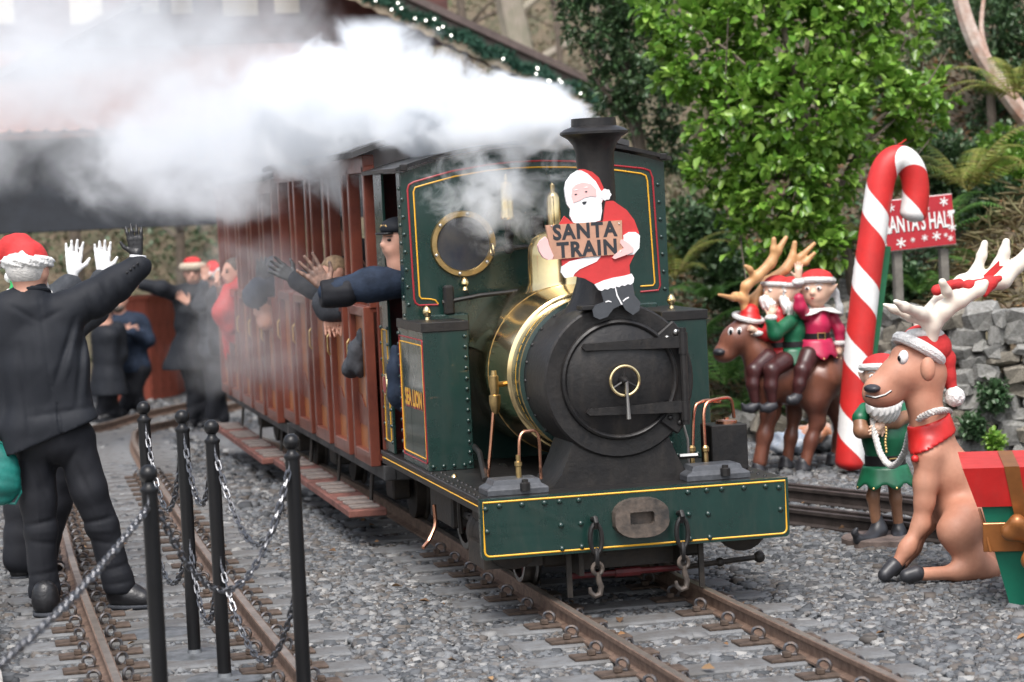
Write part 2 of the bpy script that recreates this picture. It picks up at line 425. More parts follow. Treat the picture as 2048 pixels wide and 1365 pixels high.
def rail(C, parent, m=M_rail):
    C = np.asarray(C, float); V = []; n = len(RP)
    for i, c in enumerate(C):
        d = C[min(i+1, len(C)-1)]-C[max(i-1, 0)]; d[2] = 0; d /= np.linalg.norm(d); s = np.array([d[1], -d[0], 0])
        for a, b in RP: V.append(c+s*a+np.array([0, 0, b]))
    F = [(i*n+k, i*n+(k+1) % n, (i+1)*n+(k+1) % n, (i+1)*n+k) for i in range(len(C)-1) for k in range(n)]
    F += [tuple(range(n)), tuple((len(C)-1)*n+k for k in range(n))[::-1]]
    o = mesh('rail', V, F, [m, M_railtop], parent, midx=[1 if (k % n) == 7 and m is M_rail else 0 for k in range((len(C)-1)*n)]+[0, 0])
    return o
def clip_mesh():
    b = MB(); pts = []
    for k in range(11):
        a = math.radians(-60+k*33); pts.append((.030*math.cos(a), .006*k/10-.003, .030+.027*math.sin(a)))
    pts = [(.045, .0, .002)]+pts+[(-.028, .008, .006)]
    b.tube(pts, .0085, 6)
    b.V[0] = b.V[0]*.82; o = b.build('spring_clip', M_clip, smooth=True, origin=np.zeros(3)); me = o.data; bpy.data.objects.remove(o); return me
def block_mesh(name, d, m, bev=.006, lump=0):
    b = MB().box((0, 0, 0), d, bev=bev)
    if lump: b.box((0, -.012, d[2]/2+.011), (.030, .030, .022), bev=.004)
    o = b.build(name, m, origin=np.zeros(3)); me = o.data; bpy.data.objects.remove(o); return me
CLIP = clip_mesh(); PLATE = block_mesh('base_plate', (.15, .11, .012), M_plate, .003, 1)
SLEEP = [block_mesh('sleeper', (L, .17, .1), M_sleep, .008) for L in (1.32, 1.36, 1.28)]
def inst(name, me, parent, loc, rz=0., tilt=(0, 0), scale=1.):
    o = bpy.data.objects.new(name, me); COL.objects.link(o); o.parent = parent
    o.location = np.asarray(loc, float)-off(parent); o.rotation_euler = (tilt[0], tilt[1], rz)
    if scale != 1.: o.scale = (scale,)*3 if not hasattr(scale, '__len__') else scale
    return o
def track(name, line, pitch, y0, y1, clip_range, gauge=.655, **k):
    """line: function y -> (x, dx/dy)"""
    t = empty(name, (line(y0)[0], y0, G), **k)
    Y = np.arange(y0, y1+.01, .3); half = gauge/2
    for s in (-1, 1):
        C = []
        for y in Y:
            x, dx = line(y); nn = np.array([1, -dx])/math.hypot(1, dx); C.append((x+s*half*nn[0], y+s*half*nn[1], float(gr(y))))
        rail(C, t)
    y = y0+.1; i = 0
    while y < y1:
        x, dx = line(y); rz = -math.atan(dx)
        inst('sleeper', SLEEP[i % 3], t, (x+random.uniform(-.03, .03), y, -.131+float(gr(y))), rz+random.uniform(-.02, .02))
        if clip_range[0] < y < clip_range[1]:
            for s in (-1, 1):
                rx = x+s*half*math.cos(rz); ry = y+s*half*math.sin(rz); rzz = float(gr(y))
                for e in (-1, 1):
                    inst('base_plate', PLATE, t, (rx+e*.092, ry, -.0755+rzz), rz)
                    inst('spring_clip', CLIP, t, (rx+e*.064, ry+.02, -.070+rzz), rz+(math.pi if e < 0 else 0)+.5*e+random.uniform(-.25, .25))
        y += pitch*random.uniform(.95, 1.05)/math.hypot(1, dx); i += 1
    return t
track('railway_track', lambda y: (0., 0.), .37, -3.4, 13.2, (-2.2, 2.6), kind='structure', label='rusty narrow-gauge track under the green locomotive')
_ly = np.array([-9, 0, 2, 3, 5, 8, 10.5, 12.5, 14, 15.2, 16.3, 17.5, 19]); _lx = np.array([-1.885, -1.885, -1.880, -1.865, -1.82, -1.73, -1.62, -1.46, -1.2, -.85, -.35, .45, 1.6])
def left_line(y):
    x = np.interp([y-.3, y, y+.3], _ly, _lx); x2 = (np.interp(y-.6, _ly, _lx)+np.interp(y+.6, _ly, _lx)+2*x[1])/4
    return x2, (x[2]-x[0])/.6
track('railway_track', left_line, .33, -3.2, 18.3, (-1.6, 7.5), kind='structure', label='curving passing-loop track with coiled spring clips beside the chain posts')
# siding whose dark rails show behind the elf on the round base
sd = empty('siding_track', (2.2, 1.6, G), kind='structure', label='dark siding rails behind the small green elf statue')
for a, b in (((1.02, 3.55), (3.2, -1.9)), ((1.62, 3.72), (3.8, -1.75))):
    for o_ in (0, .11):
        a2, b2 = np.array(a)+(o_*.93, o_*.36), np.array(b)+(o_*.93, o_*.36)
        rail([(*(a2+(b2-a2)*t), 0.0) for t in np.linspace(0, 1, 4)], sd, M_railD)
for t in np.linspace(.03, .97, 13):
    c = np.array((1.36, 3.63))+t*np.array((2.18, -5.46)); inst('sleeper', SLEEP[0], sd, (*c, -.135), .38)
# platform edge at the far left
M_conc = mat('platform concrete', (.38, .36, .33), .85, 0, .2, 4, .4, 40); M_white = mat('worn white edge paint', (.72, .70, .66), .7, 0, .15, 12, .3, 30, col2=(.42, .38, .34))
pf = empty('platform', (-5, 5, G), kind='structure', label='low concrete platform with pale edge at the far left')
MB().box((-4.6, 7, G+.04), (3.7, 20, .1), bev=.01).build('platform_slab', M_conc, pf)
for i in range(14): MB().box((-2.72, -2.2+i*1.42, G+.05), (.2, 1.405, .16), bev=.012).build('edge_stone', M_white, pf)
# iron cover in the passing loop and grey floor pad under the second post
# ------------------------------------------------------------------ locomotive
M_green = mat('locomotive green', (.0085, .034, .028), .26, 0, .12, 2.5, .06, 22, col2=(.006, .023, .019), coat=.35, dirt=.22, dcol=(.06, .06, .05))
M_black = mat('satin black iron', (.009, .009, .010), .40, 0, .2, 5, .18, 45, col2=(.020, .018, .017), spec=.35, dirt=.35, dcol=(.05, .042, .035))
M_soot = mat('oily underframe black', (.012, .011, .010), .6, 0, .3, 15, .3, 40, col2=(.04, .03, .022))
M_brass = mat('polished brass', (.88, .69, .37), .16, 1, .10, 5)
M_brass2 = mat('dull brass', (.62, .44, .20), .35, 1, .2, 20)
M_copper = mat('copper pipe', (.85, .42, .27), .22, 1, .15, 20)
M_yellow = mat('yellow lining', (.80, .42, .03), .4, 0, .05)
M_redline = mat('red lining', (.34, .02, .03), .4, 0, .05)
M_redp = mat('red machinery paint', (.11, .010, .012), .5, 0, .3, 12)
M_steel = mat('bright steel', (.55, .54, .52), .3, 1, .15, 20)
M_glass = mat('dusty cab glass', (.035, .04, .05), .08, 0, .3, 8, col2=(.07, .065, .06))
M_rustblack = mat('worn black iron', (.035, .032, .03), .5, .2, .3, 14, .3, 40, col2=(.13, .10, .08))
M_greyiron = mat('grey oil-box iron', (.085, .09, .10), .4, .2, .2, 20, .15, 60)
L = empty('steam_locomotive', (0, 1.1, 0), label='dark green steam tank locomotive with black smokebox and brass dome', cat='locomotive')
def rivet_mesh(r, m):
    b = MB().lathe((0, 0, 0), [(r, 0), (r*.92, r*.35), (r*.6, r*.68), (r*.15, r*.8)], (0, 0, 1), 8)
    o = b.build('rivet', m, smooth=True, origin=np.zeros(3)); me = o.data; bpy.data.objects.remove(o); return me
RIV = rivet_mesh(.0125, M_green); RIVS = rivet_mesh(.010, M_green); RIVB = rivet_mesh(.009, M_black); BOLT = rivet_mesh(.010, M_steel)
def rivet(me, parent, p, n):
    o = inst('rivet', me, parent, p); q = Vector(n).to_track_quat('Z', 'Y'); o.rotation_euler = q.to_euler(); return o
def rrect(x0, x1, z0, z1, r, n=5, corners=(1, 1, 1, 1)):
    P = []
    for (cx, cz, a0, on) in ((x1-r, z1-r, 0, corners[0]), (x0+r, z1-r, 90, corners[1]), (x0+r, z0+r, 180, corners[2]), (x1-r, z0+r, 270, corners[3])):
        if not on: P.append((cx+r*(1 if a0 in (0, 270) else -1), cz+r*(1 if a0 in (0, 90) else -1))); continue
        for k in range(n+1): a = math.radians(a0+90*k/n); P.append((cx+r*math.cos(a), cz+r*math.sin(a)))
    return P
def line3(parent, P, m, w=.006, closed=True, name='painted_line'): return MB().tube(P, w/2, 5, closed=closed).build(name, m, parent, smooth=True)
# buffer beam
bb = MB().prism(rrect(-.665, .665, .212, .462, .02, corners=(0, 0, 1, 1)), (0, .032, 0), (1, 0, 0), (0, 0, 1), .034)
beam = bb.build('buffer_beam', M_green, L)
line3(beam, [(x, -.002, z) for x, z in rrect(-.652, .652, .226, .449, .022, corners=(0, 0, 1, 1))], M_yellow, .0085)
for zx, zy in ((508, 923), (569, 908), (669, 902), (768, 894), (834, 888), (919, 882), (1399, 847), (1482, 838), (1548, 833), (1645, 827), (1741, 821), (1800, 826), (516, 1022), (841, 993), (928, 985), (1403, 945), (1489, 943), (1807, 923), (846, 1096), (933, 1087), (1410, 1052), (1496, 1046)):
    rivet(RIV, beam, at(740+zx*.4543, 600+zy*.4543, -.002), (0, -1, 0))
c0 = at(1283, 1036, -.03); c0[1] = 0
b = MB(); O = [(.118*math.cos(a)*(1+.10*abs(math.sin(2*a))), .082*math.sin(a)*(1+.10*abs(math.sin(2*a)))) for a in np.linspace(0, 2*math.pi, 28)[:-1]]
I = [(.052*x, .026*z) for x, z in ((1, 0), (1, .5), (1, 1), (.5, 1), (0, 1), (-.5, 1), (-1, 1), (-1, 0), (-1, -1), (-.5, -1), (0, -1), (.5, -1), (1, -1), (1, -.5))]
A_ = [np.array([x, 0, z]) for x, z in O]; 
V = [c0+a for a in A_]+[c0+a*np.array([.97, 0, .97])+np.array([0, -.045, 0]) for a in A_]
n = len(A_); ang = lambda p: math.atan2(p[2]/.082, p[0]/.118) % (2*math.pi)
Ii = []
for a in A_:
    t = math.atan2(a[2], a[0]*.5); s = 1/max(abs(math.cos(t)), abs(math.sin(t))); Ii.append(np.array([.052*math.cos(t)*s, 0, .026*math.sin(t)*s]))
V += [c0+a+np.array([0, -.045, 0]) for a in Ii]+[c0+a+np.array([0, -.006, 0]) for a in Ii]
F = []
for k in range(n):
    j = (k+1) % n
    F += [(k, j, n+j, n+k), (n+k, n+j, 2*n+j, 2*n+k), (2*n+k, 2*n+j, 3*n+j, 3*n+k)]
F.append(tuple(3*n+k for k in range(n)))
mesh('coupling_block', V, F, M_rustblack, L)
for px, py, by in ((1187, 1040, 1160), (1359, 1028, 1150)):
    t0 = at(px, py, -.02); s = empty('coupling_chain', tuple(t0-np.array(L.location))); s.parent = L
    hook = MB().tube([t0+(0, .02, .0), t0+(0, -.03, .01), t0+(0, -.045, -.005), t0+(0, -.03, -.03)], .011, 8); hook.build('eye', M_black, s, smooth=True)
    def lk(c, h, w, r, ax): return MB().tube([c+np.array(ax)*w*math.cos(a)+np.array([0, 0, h])*math.sin(a) for a in np.linspace(0, 2*math.pi, 17)[:-1]], r, 7, closed=True)
    lk(t0+(0, -.03, -.075), .062, .025, .010, (1, 0, 0)).build('link', M_black, s, smooth=True)
    lk(t0+(0, -.03, -.155), .035, .020, .009, (.2, 1, 0)).build('link', M_black, s, smooth=True)
    lk(t0+(0, -.03, -.200), .024, .022, .009, (1, .2, 0)).build('link', M_rustblack, s, smooth=True)
    hk = [t0+(.0, -.03, -.215), t0+(.004, -.03, -.25), t0+(.012, -.03, -.275), t0+(.006, -.03, -.305), t0+(-.016, -.03, -.312), t0+(-.034, -.03, -.296), t0+(-.036, -.03, -.275)]
    MB().tube(hk, [.012, .012, .013, .013, .012, .010, .007], 8).build('hook', M_rustblack, s, smooth=True)
# footplate
fp = MB().box((0, 1.17, .451), (1.325, 2.27, .02), bev=.003).build('footplate', M_black, L)
MB().box((-.652, 1.16, .421), (.014, 2.24, .042)).box((.652, 1.16, .421), (.014, 2.24, .042)).each('valance', M_black, L)
line3(L, [(-.661, y, .430) for y in (.04, 1.2, 2.26)], M_yellow, .006, False)
for y in np.arange(.1, 1.1, .09):
    for x in (-.60, -.655+.01): rivet(RIVB, fp, (x, y, .461), (0, 0, 1))
    rivet(RIVB, fp, (.6, y, .461), (0, 0, 1))
# smokebox, saddle and door
def ring(prof, c=(0, 0, .9), n=48): return MB().lathe(c, prof, (0, 1, 0), n)
sbx = ring([(.255, .178), (.318, .176), (.326, .184), (.328, .20), (.328, .54), (.30, .545)]).build('smokebox', M_black, L, smooth=True)
for k in range(26):
    a = 2*math.pi*k/26
    if .2 < (a/6.283) < .35 or True: rivet(RIVB, sbx, (.329*math.cos(a), .50, .9+.329*math.sin(a)), (math.cos(a), 0, math.sin(a)))
P2 = [(-.33, .46), (-.30, .475), (-.265, .52), (-.235, .585), (-.205, .66), (0, .66), (.205, .66), (.235, .585), (.265, .52), (.30, .475), (.33, .46)]
MB().prism(P2, (0, .52, 0), (1, 0, 0), (0, 0, 1), .33).build('saddle', M_black, L, smooth=True)
dr = MB().lathe((0, 0, .905), [(.256, .172), (.252, .160), (.243, .154), (.236, .158), (.232, .166), (.21, .158), (.15, .140), (.07, .130), (.001, .128)], (0, 1, 0), 48, caps=False).build('smokebox_door', M_black, L, smooth=True)
for z, x0 in ((.145, -.155), (-.128, -.148)):
    P3 = [(x0, -.012), (x0-.012, 0), (x0, .016), (.10, .021), (.27, .026), (.27, -.024), (.10, -.02)]
    MB().prism(P3, (0, .155, .905+z), (1, 0, 0), (0, 0, 1), .028).build('hinge_strap', M_black, dr)
MB().tube([(.272, .135, .70), (.272, .135, 1.11)], .016, 10).tube([(.272, .135, .72), (.272, .135, .80)], .021, 10).tube([(.272, .135, 1.0), (.272, .135, 1.09)], .021, 10).build('hinge_pin', M_black, dr, smooth=True)
for a, s in ((38, 1), (-38, -1)):
    ca = math.cos(math.radians(a)); sa = math.sin(math.radians(a)); c = np.array((.292*ca, .168, .9+.292*sa))
    MB().box(c, (.095, .02, .085), R=rot(0, -math.radians(a), 0), bev=.006).build('lug_plate', M_black, dr)
    for q in (-.02, .02): inst('bolt', BOLT if s > 0 else RIVB, dr, c+(q, -.012, q*.6*s), tilt=(math.pi/2, 0), scale=1.4)
hw = MB().torus((0, .095, .905), .062, .0075, (0, 1, 0), 32).build('hand_wheel', M_brass, dr, smooth=True)
b = MB()
for a in (90, 210, 330): b.tube([(0, .098, .905), (.06*math.cos(math.radians(a)), .095, .905+.06*math.sin(math.radians(a)))], .006, 6)
b.lathe((0, .13, .905), [(.022, 0), (.018, -.03), (.012, -.05), (.004, -.06)], (0, 1, 0), 12)
b.build('wheel_spokes', M_black, hw, smooth=True)
MB().tube([(.003, .078, .905), (.004, .078, .83), (.006, .078, .745)], [.008, .007, .010], 8).build('lock_lever', M_steel, dr, smooth=True)
# chimney
MB().lathe((.005, .43, 0), [(.20, 1.165), (.165, 1.19), (.132, 1.24), (.106, 1.31), (.090, 1.40), (.082, 1.55), (.080, 1.80), (.083, 1.865), (.094, 1.90), (.114, 1.925), (.140, 1.941), (.147, 1.945), (.147, 1.955), (.128, 1.968), (.098, 1.978), (.096, 2.012), (.083, 2.012), (.076, 1.9), (.07, 1.6)], (0, 0, 1), 40, caps=False).build('chimney', M_black, L, smooth=True)
# boiler with brass lagging, bands and dome
MB().lathe((0, 0, .9), [(.30, .53), (.345, .54), (.345, .80)], (0, 1, 0), 56).build('boiler_barrel', M_green, L, smooth=True)
MB().lathe((0, 0, .9), [(.345, .70), (.362, .71), (.366, .74), (.388, .98), (.388, 1.30), (.384, 1.32), (.384, 1.53)], (0, 1, 0), 64).build('brass_lagging', M_brass, L, smooth=True)
for y, r, m in ((.548, .346, M_brass2), (.62, .3435, M_yellow), (.98, .387, M_brass2)):
    MB().lathe((0, 0, .9), [(r-.01, y-.006), (r+.002, y-.005), (r+.002, y+.005), (r-.01, y+.006)], (0, 1, 0), 48).build('boiler_band', m, L, smooth=True)
MB().lathe((0, 1.12, 0), [(.215, 1.215), (.18, 1.235), (.156, 1.262), (.145, 1.30), (.143, 1.42), (.138, 1.46), (.120, 1.497), (.09, 1.52), (.05, 1.532), (.001, 1.536)], (0, 0, 1), 44, caps=False).build('dome', M_brass, L, smooth=True)
# cab
arch = [(x, 1.825+.105*(1-(x/.641)**2)) for x in np.linspace(.641, -.641, 15)]
cabp = [(-.641, .462), (.641, .462)]+arch
cf = MB().prism(cabp, (0, 1.545, 0), (1, 0, 0), (0, 0, 1), .02).build('cab_front', M_green, L)
Z1 = lambda zx, zy: tuple(at(740+zx*.337, 200+zy*.337, 1.522))
yl = [(405, 1212), (388, 1190), (360, 1183), (305, 1180), (294, 1165), (258, 545), (268, 520), (320, 505), (500, 455), (700, 420), (850, 405), (1000, 400), (1160, 400), (1320, 405), (1480, 420), (1610, 438), (1636, 450), (1646, 480), (1690, 1085), (1680, 1102), (1605, 1107)]
rl = [(405, 1216), (290, 1220), (270, 1205), (262, 1180), (222, 535), (230, 505), (260, 488), (480, 425), (700, 385), (860, 368), (1020, 362), (1200, 365), (1400, 385), (1620, 408), (1660, 420), (1676, 460), (1722, 1100), (1712, 1130), (1605, 1140)]
line3(cf, [Z1(*p) for p in yl], M_yellow, .0075, False); line3(cf, [Z1(*p) for p in rl], M_redline, .009, False)
for zx0, zy0, zx1, zy1, n in ((190, 592, 230, 1216, 7), (1708, 503, 1750, 1122, 7)):
    for k in range(n): t = k/(n-1); rivet(RIVS, cf, at(740+(zx0+(zx1-zx0)*t)*.337, 200+(zy0+(zy1-zy0)*t)*.337, 1.525), (0, -1, 0))
wc = at(927, 488, 1.52); wn = empty('spectacle_window', tuple(wc-np.array(L.location))); wn.parent = L
MB().lathe((wc[0], 1.525, wc[2]), [(.125, -.004), (.130, -.014), (.152, -.014), (.157, -.004), (.157, .0), (.125, 0)], (0, 1, 0), 40, caps=False).build('brass_rim', M_brass2, wn, smooth=True)
MB().lathe((wc[0], 1.522, wc[2]), [(.130, 0), (.08, -.0015), (.001, -.002)], (0, 1, 0), 32, caps=False).build('pane', M_glass, wn, smooth=True)
for k in range(6): a = math.radians(20+60*k); rivet(BOLT, wn, (wc[0]+.141*math.cos(a), 1.511, wc[2]+.141*math.sin(a)), (0, -1, 0))
wc2 = np.array([.34, 1.52, wc[2]]); w2 = empty('spectacle_window', tuple(wc2-np.array(L.location))); w2.parent = L
MB().lathe((wc2[0], 1.525, wc2[2]), [(.125, -.004), (.130, -.014), (.152, -.014), (.157, -.004), (.157, .0), (.125, 0)], (0, 1, 0), 40, caps=False).build('brass_rim', M_brass2, w2, smooth=True)
MB().lathe((wc2[0], 1.522, wc2[2]), [(.130, 0), (.08, -.0015), (.001, -.002)], (0, 1, 0), 32, caps=False).build('pane', M_glass, w2, smooth=True)
# cab sides: low panel behind the tank, upper corner posts, rear panel
for s in (-1, 1):
    c = MB().box((s*.636, 1.585, 1.46), (.014, .09, .74), bev=.002).build('cab_corner', M_green, L); MB().box((s*.636, 2.14, 1.15), (.014, .22, 1.37), bev=.002).build('cab_side', M_green, L)
    for z in np.arange(1.16, 1.8, .085): rivet(RIVS, c, (s*.644, 1.57, z), (s, 0, 0))
    for z in np.arange(.52, 1.1, .08):
        rivet(RIVS, c, (s*.644, 2.05, z), (s, 0, 0)); rivet(RIVS, c, (s*.644, 2.235, z), (s, 0, 0))
    line3(c, [(s*.6445, y, z) for y, z in rrect(2.075, 2.21, .52, 1.07, .012)], M_yellow, .005)
MB().box((0, 2.24, 1.15), (1.25, .014, 1.37)).build('cab_back', M_redp, L)
b = MB(); rp = [(x*1.045, z+.008) for x, z in arch]; rp2 = [(x, z+.018) for x, z in rp][::-1]
b.prism(rp+rp2, (0, 2.42, 0), (1, 0, 0), (0, 0, 1), .93).build('cab_roof', M_black, L, smooth=True)
for x in (-.63, .63): MB().box((x, 1.50, 1.852), (.035, .03, .03), bev=.004).build('roof_bracket', M_black, L)
MB().lathe((-.645, 2.13, .80), [(.001, .010), (.040, .010), (.052, .012), (.056, .006), (.056, 0)], (-1, 0, 0), 28, caps=False).build('badge_rim', M_brass, L, smooth=True)
MB().lathe((-.645, 2.13, .80), [(.001, .014), (.042, .013)], (-1, 0, 0), 28, caps=False).build('badge', M_redline, L, smooth=True)
# side tanks
for s, y0 in ((-1, 1.17), (1, .95)):
    ym = (y0+1.78)/2; ly = 1.78-y0
    t = MB().box((s*.535, ym, .78), (.212, ly, .64), bev=.004).build('side_tank', M_green, L)
    MB().box((s*.535, ym, 1.118), (.222, ly+.012, .044), bev=.003).build('tank_top_rim', M_black, t)
    for z in np.linspace(.49, 1.07, 13): rivet(RIVS, t, (s*.447, y0-.003, z), (0, -1, 0))
    for x in np.linspace(.475, .62, 4): rivet(RIVS, t, (s*x, y0-.003, .482), (0, -1, 0))
    for z in np.linspace(.50, 1.07, 12): rivet(RIVS, t, (s*.643, 1.765, z), (s, 0, 0))
    line3(t, [(s*.6425, y, z) for y, z in rrect(y0+.03, 1.74, .515, 1.035, .012)], M_yellow, .006)
    line3(t, [(s*.6425, y, z) for y, z in rrect(y0+.018, 1.753, .495, 1.06, .012)], M_redline, .006)
    if s < 0:
        lettering('name_lettering', 'SEA LION', .105, (-.6435, 1.455, .775), (0, -1, 0), (0, 0, 1), M_yellow, t, .004, .92)
        lettering('name_shadow', 'SEA LION', .105, (-.6428, 1.448, .768), (0, -1, 0), (0, 0, 1), M_redline, t, .006, .92)
    MB().lathe((s*.56, y0+.28, 1.14), [(.012, 0), (.009, .012), (.020, .03), (.022, .042), (.014, .058), (.004, .066)], (0, 0, 1), 12).build('brass_finial', M_brass, L, smooth=True)
for p in (at(930, 572, 1.49), at(909, 966, .9)):
    MB().lathe(p, [(.016, -.02), (.010, -.005), (.020, .008), (.020, .02), (.010, .034), (.003, .04)], (0, 0, 1), 12).build('brass_finial', M_brass, L, smooth=True)
# shoulders and plates between boiler and cab
MB().box((-.46, 1.49, 1.08), (.2, .07, .16), bev=.006).box((.46, 1.49, 1.08), (.2, .07, .16), bev=.006).each('cab_shoulder', M_green, L)
# whistle and valves in front of the cab
wx, wy = -.158, 1.44
MB().lathe((wx, wy, 0), [(.03, 1.588), (.036, 1.598), (.034, 1.62), (.034, 1.755), (.030, 1.762), (.010, 1.768), (.010, 1.782), (.004, 1.80)], (0, 0, 1), 20).build('whistle', M_brass, L, smooth=True)
MB().tube([(wx, wy, 1.588), (wx, wy, 1.535), (wx+.005, wy, 1.49), (wx+.006, wy, 1.45)], [.020, .013, .018, .012], 10).tube([(wx-.07, wy, 1.452), (wx+.16, wy, 1.458)], .012, 8).ball((wx, wy, 1.452), .026).ball((wx+.005, wy, 1.515), .024).build('whistle_valve', M_black, L, smooth=True)
MB().torus((wx-.08, wy, 1.452), .028, .006, (1, 0, 0), 18).build('valve_wheel', M_brass, L, smooth=True)
MB().lathe((.055, 1.40, 0), [(.03, 1.50), (.036, 1.53), (.034, 1.68), (.026, 1.70), (.012, 1.71), (.012, 1.74), (.004, 1.75)], (0, 0, 1), 18).build('safety_valve', M_brass, L, smooth=True)
MB().box((-.02, 1.42, 1.55), (.06, .05, .10), bev=.01).build('valve_block', M_black, L)
MB().tube([(-.48, 1.47, 1.215), (-.3, 1.46, 1.24), (-.1, 1.40, 1.255)], .011, 8).box((-.45, 1.47, 1.225), (.05, .04, .14), bev=.01).build('reach_rod', M_black, L, smooth=True)
# oil boxes, pipes
for x0, x1 in ((-.61, -.35), (.25, .53)):
    ob = empty('oil_box', ((x0+x1)/2, .17-1.1, .462)); ob.parent = L
    b = MB(); cx = (x0+x1)/2; hw_ = (x1-x0)/2
    for z, k in ((.464, 1.), (.492, 1.), (.508, .86), (.516, .70)): pass
    lv = [(.463, 1.0), (.484, 1.0), (.490, .97), (.503, .80), (.522, .74), (.524, .70)]
    V = []; F = []
    for z, k in lv: V += [(cx+sx*hw_*k, .17+sy*.085*k, z) for sx, sy in ((-1, -1), (1, -1), (1, 1), (-1, 1))]
    for i in range(len(lv)-1): F += [(i*4+k, i*4+(k+1) % 4, i*4+4+(k+1) % 4, i*4+4+k) for k in range(4)]
    F.append(tuple(len(V)-4+k for k in range(4)))
    b.add(V, F).build('lid', M_greyiron, ob)
    MB().lathe((cx+.03, .085, .478), [(.022, 0), (.022, .03), (.014, .034), (.014, .045)], (0, 0, 1), 8).build('knob', M_black, ob)
def pipe(P, r=.008, m=None, name='copper_pipe'): return MB().tube(P, r, 8).build(name, m or M_copper, L, smooth=True)
def sp(P):     # rounds the corners of a bent pipe
    P = [np.asarray(p, float) for p in P]; out = [P[0]]
    for a, b_, c in zip(P[:-2], P[1:-1], P[2:]):
        for t in np.linspace(0, 1, 6): q = b_+(a-b_)*.3; w = b_+(c-b_)*.3; out.append((1-t)**2*q+2*t*(1-t)*b_+t*t*w)
    return out+[P[-1]]
pipe(sp([at(1038, 958, .17), at(1038, 865, .17), at(1078, 860, .2), at(1082, 958, .25)]), .007)
MB().lathe(at(1038, 958, .17), [(.012, 0), (.012, .05), (.016, .055), (.016, .07), (.009, .075), (.009, .1)], (0, 0, 1), 8).build('pipe_union', M_brass2, L, smooth=True)
pipe([at(976, 955, .75), at(982, 890, .75), at(987, 825, .75)], .008)
MB().lathe(at(990, 805, .75), [(.012, -.05), (.02, -.03), (.026, 0), (.026, .03), (.018, .035), (.021, .06), (.021, .115), (.014, .12), (.012, .14)], (0, 0, 1), 12).tube([at(990, 770, .75), at(1012, 768, .8), at(1040, 772, .8)], .013, 8).build('clack_valve', M_brass2, L, smooth=True)
pipe(sp([at(1385, 935, .3), at(1387, 812, .3), at(1410, 800, .32), at(1440, 803, .4)]), .007)
pipe(sp([at(1412, 930, .3), at(1405, 805, .3), at(1462, 793, .36), at(1468, 835, .4)]), .008)
for px_ in (1412, 1385):
    MB().lathe(at(px_, 928, .3), [(.012, -.02), (.012, .05), (.017, .055), (.017, .07), (.009, .08)], (0, 0, 1), 8).build('pipe_union', M_brass2, L, smooth=True)
a0 = at(1420, 940, .42); a1 = at(1488, 846, .42)
MB().box(((a0[0]+a1[0])/2, .46, (a1[2]+.463)/2), (a1[0]-a0[0], .16, a1[2]-.463), bev=.004).build('lubricator_tank', M_black, L)
MB().lathe((.555, .46, a1[2]), [(.048, 0), (.048, .012), (.040, .016), (.012, .02), (.012, .026)], (0, 0, 1), 20).build('filler_cap', M_copper, L, smooth=True)
MB().tube([(.32, .28, .462), (.32, .28, .62), (.30, .28, .70)], .006, 6).tube([(.28, .28, .55), (.36, .28, .55)], .012, 6).build('lubricator_drive', M_steel, L, smooth=True)
pipe(sp([at(868, 1010, .9), at(872, 1050, .9), at(858, 1082, .88), at(846, 1096, .85)]), .009)
MB().tube([(-.5, .62, .47), (-.46, .9, .56), (-.42, 1.2, .56)], .013, 8).build('delivery_pipe', M_black, L, smooth=True)
# frames, cylinders, wheels, rods
MB().box((-.22, 1.2, .25), (.02, 2.2, .3)).box((.22, 1.2, .25), (.02, 2.2, .3)).each('frame_plate', M_soot, L)
for s in (-1, 1):
    cy = MB().lathe((s*.50, .12, .26), [(.10, 0), (.115, .01), (.115, .05), (.10, .06), (.10, .36), (.115, .37), (.115, .42), (.10, .43)], (0, 1, 0), 20).box((s*.5, .33, .37), (.19, .34, .12), bev=.02).build('cylinder', M_soot, L, smooth=True)
    MB().tube([(s*.5, .55, .26), (s*.5, 1.0, .26)], .014, 8).tube([(s*.46, .95, .26), (s*.46, 1.75, .20)], .02, 6).build('connecting_rod', M_redp if s > 0 else M_soot, L, smooth=True)
    for y, r in ((.72, .15), (1.2, .225), (1.85, .225)):
        w = MB().lathe((s*.30, y, r-.005), [(r*.86, -.02), (r*1.12, -.02), (r*1.12, -.008), (r, 0), (r-.002, .05), (r*.86, .05)], (s, 0, 0), 28, caps=False)
        wh = w.build('wheel', M_steel, L, smooth=True)
        q = MB().lathe((s*.30, y, r-.005), [(.05, -.01), (.05, .06), (.02, .065)], (s, 0, 0), 12)
        for k in range(8): a = k*math.pi/4; q.tube([(s*.32, y, r-.005), (s*.32, y+r*.88*math.cos(a), r-.005+r*.88*math.sin(a))], .014, 6)
        q.build('spokes', M_redp, wh)
MB().tube([(-.26, .2, .085), (.26, .2, .085)], .013, 8).tube([(-.05, .2, .085), (.06, .2, .085)], .020, 8).each('brake_beam', M_redp, L, smooth=True)
MB().box((0, .3, .17), (.7, .12, .09), bev=.01).box((0, .6, .2), (.42, .8, .18)).box((-.5, .3, .2), (.25, .3, .1)).each('inner_framing', M_soot, L)
MB().tube([(.26, .2, .085), (.6, .22, .10)], .012, 6).ball((.6, .22, .10), .026).ball((.42, .21, .093), .02).each('drain_rod', M_soot, L, smooth=True)
for px_, y1 in ((1137, 1196), (1402, 1168)):
    p = at(px_, 1120, .12); MB().box((p[0], .12, .13), (.022, .014, .24)).build('guard_iron', M_soot, L)
MB().tube([(-.56, .9, .4), (-.56, .92, .3), (-.55, .95, .2)], .012, 6).box((-.45, 1.5, .28), (.16, .5, .2), bev=.01).each('injector', M_soot, L)

